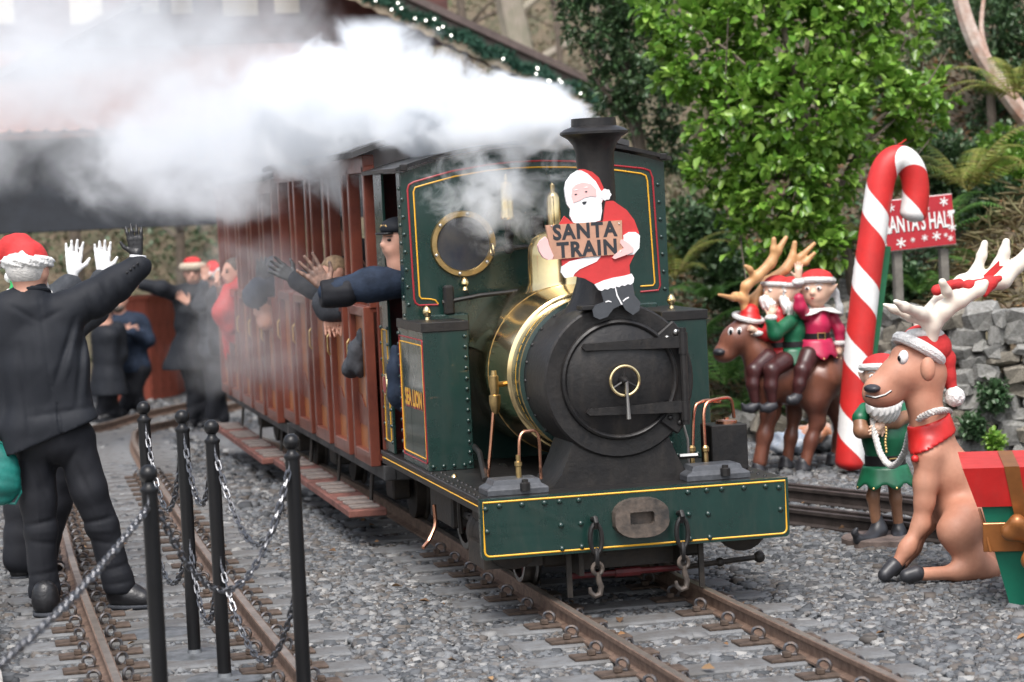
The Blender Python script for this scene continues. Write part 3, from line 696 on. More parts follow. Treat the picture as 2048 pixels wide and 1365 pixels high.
# ------------------------------------------------------------------ carriages
M_teak = mat('varnished red-brown wood', (.17, .045, .026), .35, 0, .25, 5, .12, 30, col2=(.10, .024, .016), coat=.3)
M_panel = mat('orange-brown door panel', (.36, .13, .042), .34, 0, .25, 4, .12, 30, col2=(.24, .075, .027), coat=.3)
M_roofc = mat('carriage roof felt', (.05, .05, .052), .7, 0, .2, 8)
M_tread = mat('worn step tread', (.24, .20, .18), .75, 0, .25, 12, .3, 40); M_step = mat('faded red step board', (.22, .085, .065), .7, 0, .3, 8, .3, 30)
M_chassis = mat('grey chassis', (.06, .06, .062), .6, .1, .25, 10, .3, 30)
M_seat = mat('dark seat wood', (.09, .03, .02), .5, 0, .2)
def carriage(y0, label, bays=5, pitch=.67):
    Lc = bays*pitch; ym = y0+Lc/2; dz = float(gr(ym)); c = empty('railway_carriage', (0, ym, dz), label=label, cat='carriage', group='wooden carriages of the train')
    X = .655
    MB().box((0, ym, .345+dz), (1.16, Lc+.04, .10), bev=.006).box((-.60, ym, .335+dz), (.06, Lc+.06, .075), bev=.004).box((.60, ym, .335+dz), (.06, Lc+.06, .075), bev=.004).each('chassis', M_chassis, c)
    for y in (y0, y0+Lc): MB().box((0, y, .82+dz), (2*X-.06, .03, .84), bev=.004).build('end_panel', M_teak, c)
    for s in (-1, 1):
        MB().box((s*(X-.03), ym, .415+dz), (.05, Lc, .03)).box((s*(X-.025), ym, 1.165+dz), (.06, Lc, .035), bev=.004).box((s*(X-.025), ym, 1.90+dz), (.06, Lc, .09), bev=.004).each('side_rail', M_teak, c)
    for i in range(bays):
        ya = y0+i*pitch
        for s in (-1, 1):
            # fixed side strip between doors
            MB().box((s*(X-.025), ya+.575, .79+dz), (.03, .16, .72)).build('side_strip', M_teak, c)
            # the doors stand proud of the side
            d = empty('door', (s*(X+.01), ya+.25-ym, .78)); d.parent = c
            MB().box((s*(X+.010), ya+.025, .775+dz), (.052, .05, .81), bev=.004).box((s*(X+.010), ya+.475, .775+dz), (.052, .05, .81), bev=.004).box((s*(X+.010), ya+.25, .405+dz), (.050, .40, .07), bev=.004).box((s*(X+.010), ya+.25, 1.155+dz), (.050, .40, .05), bev=.004).build('door_frame', M_teak, d)
            MB().box((s*(X-.004), ya+.25, .78+dz), (.014, .40, .70)).build('panel', M_panel, d)
            kp = [(-.2, 0), (.2, 0), (.2, .16), (.10, .15), (.02, .10), (-.08, .09), (-.2, .13)]
            MB().prism([(a*s*-1, b_) for a, b_ in kp], (s*(X+.0045), ya+.25, .56+dz), (0, 1, 0), (0, 0, 1), .004*s).build('wear_patch', M_teak, d)
            if s < 0: MB().tube([(s*(X+.04), ya+.46, 1.0+dz), (s*(X+.052), ya+.46, .98+dz), (s*(X+.052), ya+.46, .90+dz), (s*(X+.04), ya+.46, .88+dz)], .006, 6).build('handle', M_brass2, d)
            for yy in (ya+.02, ya+.49): MB().box((s*(X-.025), yy, 1.53+dz), (.06, .055, .72), bev=.005).build('pillar', M_teak, c)
        MB().box((0, ya+.575, .62+dz), (1.2, .05, .5), bev=.008).box((0, ya+.45, .72+dz), (1.2, .30, .03), bev=.006).box((0, ya+.59, 1.0+dz), (1.2, .03, .36), bev=.006).each('bench', M_seat, c)
    ar = [(x, 1.93+.13*(1-(x/.72)**2)+dz) for x in np.linspace(.72, -.72, 11)]
    MB().prism(ar+[(x, z+.03) for x, z in ar][::-1], (0, y0+Lc+.06, 0), (1, 0, 0), (0, 0, 1), Lc+.12).build('roof', M_roofc, c, smooth=True)
    n = 5
    for s in (-1, 1):
        st = MB().box((s*.67, ym+.08, .10+dz), (.20, Lc-.42, .038), bev=.005).build('footboard', M_step, c)
        k0 = y0+.08+.2
        for i in range(int((Lc-.5)/.19)):
            if i % 4 == 3: continue
            for j in range(1): MB().box((s*.67, k0+.12+i*.19, .124+dz), (.15, .115, .012), bev=.003).build('tread', M_tread, st)
        for y in (y0+.6, ym, y0+Lc-.6): MB().tube([(s*.58, y, .31+dz), (s*.60, y, .12+dz), (s*.72, y, .085+dz)], .012, 6).build('step_bracket', M_soot, c)
    for y in (y0+.7, y0+Lc-.7):
        for s in (-1, 1): MB().lathe((s*.31, y, .17+dz), [(.001, .05), (.14, .05), (.165, .05), (.165, 0), (.185, -.01), (.185, -.02)], (s, 0, 0), 20).build('wheel', M_soot, c, smooth=True)
        MB().box((-.43, y, .2+dz), (.1, .2, .16), bev=.01).box((.43, y, .2+dz), (.1, .2, .16), bev=.01).each('axle_box', M_soot, c)
    return c
carriage(2.44, 'red-brown wooden carriage coupled directly behind the locomotive cab')
carriage(5.95, 'red-brown wooden carriage at the tail of the train, farther from the locomotive')
# ------------------------------------------------------------------ Christmas statues and signs
M_dbrown = mat('painted brown fibreglass', (.21, .082, .050), .33, 0, .3, 4, .05, 20, col2=(.115, .042, .030), dirt=.3, dcol=(.06, .03, .02))
M_dtan = mat('painted tan fibreglass', (.50, .25, .165), .55, 0, .12, 5, .12, 60, col2=(.40, .175, .11), dirt=.25, dcol=(.25, .14, .10))
M_antler = mat('ochre antler paint', (.62, .34, .15), .4, 0, .15, 8, .05, 20)
M_antw = mat('cream antler paint', (.74, .68, .58), .42, 0, .1, 8, .05, 20)
M_hoof = mat('dark hoof paint', (.035, .036, .042), .4, 0, .2, 10)
M_red = mat('glossy red paint', (.58, .022, .020), .36, 0, .12, 6, .06, 30, dirt=.1); M_redf = mat('red felt', (.58, .03, .03), .75, 0, .15, 12, .3, 60)
M_whitep = mat('white statue paint', (.80, .79, .77), .5, 0, .06, 10, .15, 60, dirt=.2, dcol=(.5, .47, .42))
M_fur = mat('white fur trim', (.82, .81, .79), .9, 0, .12, 60, 1., 130)
M_eye = mat('black eye paint', (.01, .01, .012), .15, 0, 0); M_skin = mat('statue skin paint', (.72, .50, .37), .45, 0, .1, 10, col2=(.68, .41, .30))
M_pink = mat('magenta dress paint', (.52, .022, .085), .38, 0, .15, 8); M_egreen = mat('green elf coat paint', (.012, .135, .062), .36, 0, .2, 8, .05, 20)
M_legbr = mat('dark brown legging paint', (.065, .020, .020), .33, 0, .2, 8); M_ered = mat('red elf coat paint', (.48, .02, .025), .36, 0, .15, 8)
M_belt = mat('black belt paint', (.018, .016, .018), .3); M_gold = mat('gold paint', (.70, .46, .18), .35, .6, .1)
M_hairg = mat('pale silver hair paint', (.62, .64, .66), .45, 0, .2, 30, .5, 60); M_brownskin = mat('tan limb paint', (.30, .15, .085), .4, 0, .2, 8)
def flat(name, V2, m, parent, o, ux, uy, th): return MB().prism(V2, o, ux, uy, th).build(name, m, parent)
# ---- standing reindeer with three riders
z4 = lambda zx, zy, dy=0.: at(1420+.3517*zx, 460+.3517*zy, 4.72+dy)
k4 = .3517*(4.72+10.3)/FPX
D = empty('reindeer_statue', (2.35, 4.72, G), label='dark brown reindeer statue standing with three elf figures on its back', cat='statue')
s = Soft(.05)
s.chain([z4(345, 830), z4(490, 850), z4(640, 820)], [k4*150, k4*142, k4*158])
s.chain([z4(205, 600), z4(265, 690), z4(330, 790)], [k4*72, k4*84, k4*118])
s.chain([z4(198, 572), z4(140, 622), z4(75, 688)], [k4*80, k4*72, k4*48]); s.ell(z4(85, 715), (k4*58, k4*48, k4*38))
for dy in (-.09, .10):
    o = 0 if dy < 0 else 45
    s.chain([z4(320+o, 880, dy), z4(330+o*.6, 1040, dy), z4(305+o*.3, 1170, dy), z4(280+o*.2, 1320, dy)], [k4*70, k4*38, k4*34, k4*38])
for dy, o, pts in ((-.09, 0, [(640, 850), (600, 960), (612, 1090), (575, 1200), (540, 1330)]), (.10, 0, [(690, 850), (690, 960), (740, 1080), (735, 1200), (705, 1330)])):
    s.chain([z4(a, b, dy) for a, b in pts], [k4*115, k4*80, k4*40, k4*34, k4*36])
s.chain([z4(470, 930, .1), z4(480, 1050, .12), z4(460, 1180, .12), z4(440, 1310, .12)], [k4*60, k4*36, k4*32, k4*34])
s.ell(z4(720, 770), (k4*32, k4*30, k4*55))
s.build('body', M_dbrown, D, .010)
for p in (z4(272, 1345, -.09), z4(530, 1352, -.09), z4(700, 1350, .10), z4(432, 1330, .12)):
    q = Soft(.01); p = np.array([p[0], p[1], G+.03]); q.cap(p+(0, 0, -.02), p+(.0, 0, .02), .052, .040); q.plane((0, 0, G), (0, 0, -1)); q.build('hoof', M_hoof, D, .008)
Soft(.01).ell(z4(52, 695, -.03), (k4*34, .05, k4*22)).cap(z4(70, 722, -.045), z4(135, 705, -.06), .006, .003).build('nose', M_hoof, D, .005)
for zx, dy in ((168, -.078), (120, -.060)):
    Soft(.01).ell(z4(zx, 584, dy+.006), (k4*19, .016, k4*30)).build('eye', M_whitep, D, .004); Soft(.005).ell(z4(zx-2, 582, dy-.008), (k4*10, .008, k4*17)).build('pupil', M_eye, D, .003)
s = Soft(.03); s.chain([z4(226, 505), z4(228, 475), z4(232, 462)], [k4*72, k4*50, k4*38]); s.plane(z4(200, 506), (-.1, 0, -1)); s.build('hat', M_red, D, .007)
MB().tube([z4(218+80*math.cos(a), 500+16*math.sin(a)+16*math.cos(a), -.078*math.sin(a)) for a in np.linspace(0, 6.283, 25)[:-1]], k4*16, 8, closed=True).build('hat_trim', M_fur, D, smooth=True)
def antler(parent, m, f, strokes, k, h=.007):
    s = Soft(.02)
    for pts, rs in strokes: s.chain([f(*p) for p in pts], [k*r for r in rs])
    return s.build('antler', m, parent, h)
antler(D, M_antler, z4, [([(200, 460), (185, 390), (205, 320, -.02), (270, 265, -.03), (345, 190, -.03), (385, 120, -.03), (432, 45, -.02)], [24, 25, 28, 30, 28, 22, 13]), ([(355, 175, -.03), (362, 110, -.04), (363, 55, -.04)], [22, 17, 15]), ([(255, 275, -.02), (225, 225, -.05), (203, 208, -.06)], [22, 16, 12]), ([(195, 395), (130, 388, -.06), (50, 370, -.12)], [22, 17, 9]), ([(205, 400), (150, 372, -.02), (130, 368, .0)], [18, 16, 12])], k4)
antler(D, M_antler, z4, [([(245, 460, .05), (262, 380, .06), (330, 290, .08), (430, 225, .09), (470, 150, .1), (482, 75, .1)], [24, 25, 27, 28, 20, 15]), ([(450, 200, .1), (520, 150, .11), (592, 80, .12)], [24, 19, 12]), ([(500, 200, .1), (545, 185, .1), (592, 135, .09)], [20, 17, 12]), ([(255, 395, .05), (180, 385, .1), (130, 370, .14)], [20, 16, 10])], k4)
def elf(name, label, f, k, coat, parts, grp='elf figures riding the brown reindeer'):
    e = empty(name, tuple(f(*parts['seat'])), label=label, cat='statue', group=grp)
    s = Soft(.02)           # body: torso, neck and arms in one skin
    t = parts['torso']; s.chain([f(*p) for p in t], [k*r for r in parts['tr']])
    for arm in parts['arms']: s.chain([f(*p) for p in arm[0]], [k*r for r in arm[1]])
    s.build('coat', coat, e, .006)
    s = Soft(.02); hx = parts['head']; c = f(*hx[:3]); r = k*hx[3]
    s.ell(c, (r*.92, r*.9, r)); fd = np.array(hx[4]); s.ell(c+fd*r*.35-(0, 0, r*.45), (r*.6, r*.6, r*.5))
    s.ell(c+fd*r*1.0-(0, 0, r*.2), (r*.13, r*.13, r*.13)); sd_ = np.cross(fd, (0, 0, 1.))
    for q in (-1, 1): s.chain([c+sd_*q*r*.85-(0, 0, r*.1), c+sd_*q*r*1.22+(0, 0, r*.22)-fd*r*.2], [r*.20, r*.05])
    s.chain([c-(0, 0, r*.7), c-(0, 0, r*1.25)], [r*.36, r*.4])
    s.build('head', M_skin, e, .006)
    for q in (-1, 1):
        p = c+fd*r*.80+sd_*q*r*.34+(0, 0, r*.05); Soft(.005).ell(p, (r*.17, r*.17, r*.13)).build('eye', M_whitep, e, .004); Soft(.005).ell(p+fd*r*.12, (r*.08, r*.08, r*.09)).build('pupil', M_eye, e, .003)
        MB().tube([c+fd*r*.9+sd_*q*r*.14+(0, 0, r*.24), c+fd*r*.86+sd_*q*r*.36+(0, 0, r*.34), c+fd*r*.72+sd_*q*r*.56+(0, 0, r*.22)], r*.028, 5).build('eyebrow', M_hairg, e)
    Soft(.005).ell(c+fd*r*.86-(0, 0, r*.52), (r*.17, r*.12, r*.06)).build('mouth', M_ered, e, .004)
    s = Soft(.02); s.ell(c+(0, 0, r*.55)-fd*r*.15, (r*.98, r*.98, r*.62)); s.plane(c+(0, 0, r*.42), (0, 0, -1)); s.build('hat', M_redf, e, .007)
    MB().tube([c+(0, 0, r*.46)+r*1.0*(fd*math.cos(a)+sd_*math.sin(a))-fd*r*.08+(0, 0, .0+.10*r*math.cos(a)) for a in np.linspace(0, 6.283, 21)[:-1]], r*.18, 8, closed=True).build('hat_trim', M_fur, e, smooth=True)
    s = Soft(.02); s.ell(c-fd*r*.35-(0, 0, r*.1), (r*.92, r*.92, r*.85)); s.plane(c+fd*r*.12, fd)
    for pts, rs in parts.get('hair', []): s.chain([f(*p) for p in pts], [k*q for q in rs])
    s.build('hair', M_hairg, e, .006)
    for pts, rs in parts['legs']:
        Soft(.02).chain([f(*p) for p in pts], [k*q for q in rs]).build('leg', M_legbr if parts.get('legm') is None else parts['legm'], e, .007)
    for pts, rs in parts['shoes']: Soft(.02).chain([f(*p) for p in pts], [k*q for q in rs]).build('shoe', M_hoof, e, .006)
    for pts, rs in parts['hands']:
        s = Soft(.006); s.chain([f(*p) for p in pts], [k*q for q in rs]); a, b = f(*pts[0]), f(*pts[-1]); d = (b-a)/np.linalg.norm(b-a); w = np.cross(d, (0, 1., 0)); rr = k*rs[-1]
        for j, (o_, l_) in enumerate(((-.9, 1.5), (-.3, 2.0), (.3, 2.1), (.9, 1.7))): s.cap(b+w*o_*rr*.8, b+w*o_*rr*1.1+d*l_*rr, rr*.30, rr*.22)
        s.cap(a+w*rr*.8, a+w*rr*1.9+d*rr*1.0, rr*.32, rr*.25); s.build('hand', M_skin, e, .004)
    for p, r_ in parts['cuffs']: Soft(.01).ell(f(*p), (k*r_, k*r_, k*r_*.62)).build('cuff', M_fur, e, .005)
    if 'belt' in parts:
        c_, rx, h_ = parts['belt']; p = f(*c_)
        MB().lathe(p-(0, 0, k*h_/2), [(k*rx*.97, 0), (k*rx, .002), (k*rx, k*h_-.002), (k*rx*.97, k*h_)], (0, 0, 1), 24, caps=False).build('belt', M_belt, e, smooth=True)
        if parts.get('buckle'): MB().tube([p+np.array((dx*k, -k*rx-.004, dz*k)) for dx, dz in ((-22, -18), (22, -18), (22, 18), (-22, 18))], .004, 5, closed=True).build('buckle', M_gold, e)
    if 'skirt' in parts:
        c_, r0, r1, h_, tilt = parts['skirt']; p = f(*c_); V = []; n = 40
        for i in range(6):
            t_ = i/5
            for j in range(n):
                a = 2*math.pi*j/n; rr = k*(r0+(r1-r0)*t_)*(1+.05*t_*math.cos(a*8)); zz = -k*h_*t_*(1+.16*t_*math.cos(a*8)); V.append(p+(rr*math.cos(a)*1.05, rr*math.sin(a), zz))
        F = [(i*n+j, i*n+(j+1) % n, (i+1)*n+(j+1) % n, (i+1)*n+j) for i in range(5) for j in range(n)]
        sk = mesh('skirt', V, F, coat if 'skm' not in parts else parts['skm'], e, True); md = sk.modifiers.new('thickness', 'SOLIDIFY'); md.thickness = .006
        for j in range(8):
            a = 2*math.pi*j/8; MB().ball(p+(k*r1*1.08*math.cos(a), k*r1*1.03*math.sin(a), -k*h_*1.05), .0075, 8, 5).build('bell', M_gold, e, smooth=True)
    if 'collar' in parts:
        c_, r_ = parts['collar']; p = f(*c_); V = []; n = 32
        for i, (q, dz) in enumerate(((.35, 8), (.7, 2), (1., -18))):
            for j in range(n): a = 2*math.pi*j/n; w = 1+(.28*math.cos(a*4+math.pi) if i == 2 else 0); V.append(p+(k*r_*q*w*math.cos(a), k*r_*q*w*.8*math.sin(a), k*dz*(1+.8*(w-1)*3 if i == 2 else 1)))
        F = [(i*n+j, i*n+(j+1) % n, (i+1)*n+(j+1) % n, (i+1)*n+j) for i in range(2) for j in range(n)]
        co = mesh('collar', V, F, M_whitep, e, True); co.modifiers.new('thickness', 'SOLIDIFY').thickness = .005
    if 'beard' in parts:
        s = Soft(.03); s.dis = lambda X: .004*np.sin(X[:, 0]*260+3*np.sin(X[:, 2]*40))
        s.chain([f(*p) for p in parts['beard'][0]], [k*q for q in parts['beard'][1]]); s.build('beard', M_whitep, e, .005)
    return e
left = np.array((-.93, -.36, 0.)); lc = np.array((-.55, -.83, 0))
elf('elf_statue', 'elf figure in red coat riding foremost on the brown reindeer, hugging its neck', z4, k4, M_ered, dict(seat=(390, 720, 0), torso=[(375, 660, .0), (385, 560, .0), (390, 480, .0)], tr=[68, 66, 48],
    arms=[([(350, 520, -.04), (320, 600, -.07), (275, 585, -.09)], [34, 34, 28]), ([(420, 520, .04), (360, 600, .1), (300, 590, .1)], [34, 32, 26])], head=(372, 345, .02, 76, tuple(left)),
    hair=[([(360, 330, -.075), (352, 400, -.085), (356, 460, -.08)], [26, 24, 12]), ([(395, 330, -.05), (410, 400, -.06), (420, 470, -.06)], [24, 20, 14])], legs=[([(330, 730, -.10), (250, 800, -.15), (242, 880, -.16), (255, 975, -.16)], [55, 42, 36, 26])], shoes=[([(262, 1000, -.16), (235, 1015, -.16), (200, 1015, -.17), (182, 990, -.18)], [28, 27, 18, 9])],
    hands=[([(258, 575, -.10), (240, 565, -.11)], [17, 17])], cuffs=[((272, 588, -.09), 34)], belt=((380, 655, 0), 76, 34), skirt=((375, 670, 0), 76, 125, 85, 0), beard=([(310, 400, -.02), (335, 430, -.02), (350, 470, -.02)], [30, 34, 18])))
elf('elf_statue', 'elf figure in green coat riding in the middle between the red and pink elves', z4, k4, M_egreen, dict(seat=(465, 720, -.02), torso=[(470, 665, -.04), (475, 570, -.04), (475, 490, -.02)], tr=[72, 72, 50],
    arms=[([(455, 525, -.10), (370, 590, -.15), (345, 520, -.16)], [42, 42, 32]), ([(520, 530, .05), (560, 600, .1), (500, 620, .1)], [36, 32, 26])], head=(455, 350, -.01, 74, tuple(left)),
    hair=[([(450, 330, -.085), (440, 390, -.095), (436, 440, -.10)], [24, 20, 10]), ([(475, 340, -.08), (485, 420, -.09), (478, 490, -.10)], [22, 19, 15])], legs=[([(420, 750, -.14), (350, 800, -.19), (345, 890, -.20), (352, 975, -.20)], [58, 46, 38, 26])], shoes=[([(358, 1000, -.2), (330, 1012, -.2), (300, 1015, -.21), (285, 995, -.22)], [30, 28, 19, 9])],
    hands=[([(345, 490, -.16), (352, 470, -.16)], [20, 22])], cuffs=[((347, 500, -.16), 36)], belt=((470, 650, -.04), 82, 34), skirt=((470, 668, -.04), 82, 120, 110, 0), beard=([(420, 395, -.05), (440, 440, -.06), (450, 480, -.07)], [26, 30, 14])))
elf('elf_statue', 'elf figure in pink dress with braids riding rearmost and waving one hand', z4, k4, M_pink, dict(seat=(610, 700, -.04), torso=[(605, 610, -.08), (610, 540, -.08), (620, 480, -.08)], tr=[72, 76, 56],
    arms=[([(540, 480, -.12), (512, 440, -.15), (505, 390, -.16)], [36, 36, 30]), ([(700, 500, -.08), (735, 570, -.10), (740, 630, -.11)], [34, 32, 28])], head=(605, 335, -.08, 98, tuple(lc)),
    hair=[([(690, 300, -.08), (715, 360, -.08), (735, 440, -.08), (735, 470, -.08)], [20, 18, 20, 26]), ([(650, 290, -.15), (655, 345, -.165), (650, 385, -.16)], [26, 24, 13])], legs=[([(560, 720, -.14), (525, 800, -.20), (508, 880, -.21), (497, 925, -.21)], [62, 46, 38, 28])], shoes=[([(495, 950, -.21), (480, 965, -.22), (455, 970, -.23), (448, 955, -.23)], [32, 30, 20, 11])],
    hands=[([(502, 265, -.16), (503, 230, -.16)], [20, 22]), ([(738, 670, -.11), (732, 695, -.11)], [22, 24])], cuffs=[((502, 298, -.16), 38), ((740, 645, -.11), 38)], belt=((605, 602, -.08), 80, 34), buckle=1, skirt=((602, 620, -.08), 82, 118, 105, 0), collar=((618, 452, -.08), 118)))
# ---- sitting reindeer, near
YD = .42; f5 = lambda zx, zy, dy=0.: at(1680+.3223*zx, 460+.3223*zy, YD+dy); f6 = lambda zx, zy, dy=0.: at(1680+.337*zx, 800+.337*zy, YD+dy)
k5 = .3223*(YD+10.3)/FPX; k6 = .337*(YD+10.3)/FPX
D2 = empty('reindeer_statue', (1.6, YD, G), label='tan reindeer statue sitting on the gravel with cream antlers and red collar', cat='statue')
s = Soft(.045)
s.chain([f5(480, 830), f5(370, 900), f5(230, 985)], [k5*135, k5*112, k5*82]); s.ell(f5(270, 1030), (k5*130, k5*85, k5*75)); s.ell(f5(520, 900), (k5*120, k5*110, k5*125)); s.ell(f5(390, 760), (k5*60, k5*80, k5*45))
s.chain([f5(540, 900), f5(520, 1080), f5(560, 1220), f5(570, 1400)], [k5*118, k5*98, k5*112, k5*135])
s.chain([f6(570, 260), f6(640, 430), f6(740, 640), f6(830, 860), f6(860, 960)], [k6*112, k6*142, k6*170, k6*165, k6*130])
for dy, ox in ((-.07, 0), (.10, 60)):
    s.chain([f6(520+ox, 330, dy), f6(505+ox, 500, dy), f6(500+ox*.6, 610, dy), f6(480+ox*.5, 740, dy), f6(400+ox*.5, 880, dy), f6(345+ox*.5, 965, dy)], [k6*85, k6*62, k6*52, k6*46, k6*42, k6*40])
s.chain([f6(740, 720, -.13), f6(700, 780, -.16), f6(780, 960, -.16), f6(850, 1000, -.15)], [k6*135, k6*110, k6*85, k6*72])
s.chain([f6(900, 1010, -.16), f6(700, 1025, -.18), f6(490, 1035, -.19)], [k6*55, k6*44, k6*40])
s.plane((0, 0, G+.005), (0, 0, -1))
D2P = list(s.P); s.build('body', M_dtan, D2, .012)
for p, q in ((f6(320, 985, -.07), f6(265, 1040, -.08)), (f6(345, 970, .10), f6(300, 1030, .10)), (f6(455, 1030, -.19), f6(395, 1045, -.19))):
    t = Soft(.02); t.cap(p, q, k6*50, k6*42); t.plane((0, 0, G+.002), (0, 0, -1)); t.build('hoof', M_hoof, D2, .008)
Soft(.02).ell(f5(200, 985, -.07), (k5*50, .05, k5*28)).build('nostril_patch', M_hoof, D2, .006)
MB().tube([f5(160, 1030, -.155), f5(220, 1042, -.185), f5(280, 1025, -.19), f5(318, 1000, -.19)], .006, 6).build('mouth_line', M_eye, D2, smooth=True)
Soft(.01).ell(f5(392, 792, -.19), (k5*30, .03, k5*46), rot(0, .25, 0)).build('eye', M_whitep, D2, .005)
Soft(.006).ell(f5(366, 800, -.200), (k5*7, .014, k5*20)).build('pupil', M_eye, D2, .004)
Soft(.02).ell(f5(545, 865, -.26), (k5*48, .03, k5*76)).build('ear', M_dtan, D2, .007); 
s = Soft(.03); s.chain([f5(500, 715), f5(590, 730)], [k5*128, k5*105]); s.plane(f5(470, 760), (-.62, 0, -.8)); s.build('hat', M_redf, D2, .010)
Soft(.03).chain([f5(575, 735), f5(655, 800), f5(668, 900), f5(700, 1000)], [k5*88, k5*56, k5*44, k5*34]).build('hat_tail', M_redf, D2, .008)
s = Soft(.02); ctr = f5(490, 740); ax1 = f5(620, 820)-f5(370, 665); ax1 = ax1/np.linalg.norm(ax1)
MB().tube([ctr+ax1*k5*148*math.cos(a)+np.array((0, 1., 0))*k5*150*math.sin(a) for a in np.linspace(0, 6.283, 31)[:-1]], k5*38, 10, closed=True).build('hat_trim', M_fur, D2, smooth=True)
MB().tube([f5(525+95*math.cos(a), 655+14*math.sin(a), .06*math.sin(a)) for a in np.linspace(0, 6.283, 25)[:-1]], k5*32, 10, closed=True).build('hat_trim', M_fur, D2, smooth=True)
s = Soft(.01); s.ell(f5(712, 1035, -.02), k5*64); s.dis = lambda X: .004*np.sin(X[:, 0]*190)*np.sin(X[:, 1]*170)*np.sin(X[:, 2]*180); s.build('pompom', M_fur, D2, .006)
s = Soft(.045); s.P = list(D2P); s.dis = lambda X: -.012
for (a_, b_), sg in ((((425, 158), (660, 62)), 1), (((430, 300), (700, 165)), -1)):
    q0, q1 = f6(*a_), f6(*b_); nn = np.array((-(q1[2]-q0[2]), 0, q1[0]-q0[0])); nn = nn if nn[2] > 0 else -nn; s.plane(q0, nn*sg)
s.plane(f6(440, 300, .3), (0, 1, 0)); s.build('collar', M_red, D2, .010)
Soft(.01).ell(f6(445, 350, -.1), k6*24).build('bell', M_red, D2, .005)
antler(D2, M_antw, f5, [([(560, 680, -.05), (570, 590, -.07), (640, 500, -.09), (740, 430, -.11), (860, 365, -.12), (900, 330, -.13)], [48, 55, 58, 55, 45, 26]), ([(575, 560, -.07), (500, 520, -.12), (400, 480, -.18), (345, 445, -.2)], [45, 38, 30, 18]), ([(545, 570, -.07), (440, 540, -.08), (330, 490, -.08), (275, 465, -.08)], [40, 30, 24, 14]), ([(700, 440, -.1), (660, 380, -.14), (635, 325, -.16)], [36, 28, 26])], k5, .009)
antler(D2, M_antw, f5, [([(490, 680, .07), (510, 560, .09), (640, 420, .12), (760, 330, .14), (900, 330, .12), (1010, 310, .1), (1100, 220, .1), (1165, 120, .1)], [46, 48, 50, 52, 60, 56, 46, 24]), ([(780, 330, .14), (850, 250, .14), (880, 160, .14), (898, 85, .14)], [42, 36, 30, 24]), ([(930, 300, .12), (990, 220, .12), (1020, 140, .12), (1032, 75, .12)], [48, 44, 34, 26])], k5, .009)
s = Soft(.02); s.chain([f5(700, 345, .0), f5(800, 345, -.12), f5(930, 330, -.02), f5(990, 300, 0)], [k5*20, k5*30, k5*38, k5*20]); s.chain([f5(930, 330, -.04), f5(900, 400, -.06)], [k5*42, k5*20]); s.chain([f5(600, 375, .05), f5(680, 345, .02), f5(740, 330, 0)], [k5*36, k5*24, k5*30])
s.build('bow', M_redf, D2, .008)
MB().prism([(0, -.014), (.05, -.018), (.10, -.014), (.085, 0), (.10, .018), (.05, .016), (0, .014)], f5(900, 300, -.02), (.8, 0, .6), (-.6, 0, .8), .006).build('bow_tail', M_redf, D2)
# ---- elf on the round base holding the rope
YE = 1.5; f7 = lambda zx, zy, dy=0.: at(1680+.337*zx, 800+.337*zy, YE+dy); k7 = .337*(YE+10.3)/FPX
E2 = elf('elf_statue', 'bearded elf statue in green tunic standing on a round base holding a rope', f7, k7, M_egreen, dict(seat=(265, 890, 0), torso=[(268, 340, 0), (268, 220, 0), (265, 90, 0), (262, 50, 0)], tr=[118, 138, 120, 70],
    arms=[([(150, 60, -.02), (120, 110, -.05)], [46, 50]), ([(385, 60, -.02), (392, 95, -.05)], [46, 48])], head=(245, -140, 0, 118, tuple(np.array((-.5, -.866, 0)))),
    hair=[], legs=[([(215, 450, 0), (195, 580, 0), (215, 720, 0)], [44, 36, 33]), ([(315, 450, 0), (330, 590, 0), (345, 730, 0)], [44, 35, 31])], legm=M_brownskin,
    shoes=[([(225, 700, .0), (230, 770, .0), (180, 830, -.04), (110, 830, -.09), (85, 790, -.11), (100, 765, -.12)], [30, 50, 42, 28, 16, 10]), ([(345, 720, .0), (350, 790, .0), (345, 840, -.06), (340, 862, -.1)], [28, 44, 38, 22])],
    hands=[([(190, 195, -.10), (215, 185, -.11)], [28, 32]), ([(250, 150, -.12), (225, 165, -.12)], [28, 30])], cuffs=[], belt=((268, 355, 0), 124, 66), buckle=1, skirt=((268, 385, 0), 122, 165, 120, 0), beard=([(230, -30, -.05), (265, 40, -.12), (275, 75, -.11)], [85, 100, 50])), grp='standing elf')
del E2['group']
for pts, rs in (([(118, 110, -.05), (125, 185, -.08), (190, 200, -.10)], [44, 42, 28]), ([(392, 95, -.05), (330, 130, -.10), (250, 150, -.12)], [46, 40, 28])): Soft(.02).chain([f7(*p) for p in pts], [k7*q for q in rs]).build('arm', M_brownskin, E2, .006)
for i in range(9): MB().ball(f7(272+3*math.sin(i), 165+i*18, -.155), .007, 8, 5).build('button', M_gold, E2, smooth=True)
pb = f7(260, 888)
MB().lathe((pb[0], YE, G), [(.19, 0), (.205, .004), (.205, .036), (.198, .042), (.001, .043)], (0, 0, 1), 40, caps=False).build('round_base', mat('weathered base wood', (.20, .15, .13), .8, 0, .3, 8, .3, 30), E2, smooth=True)
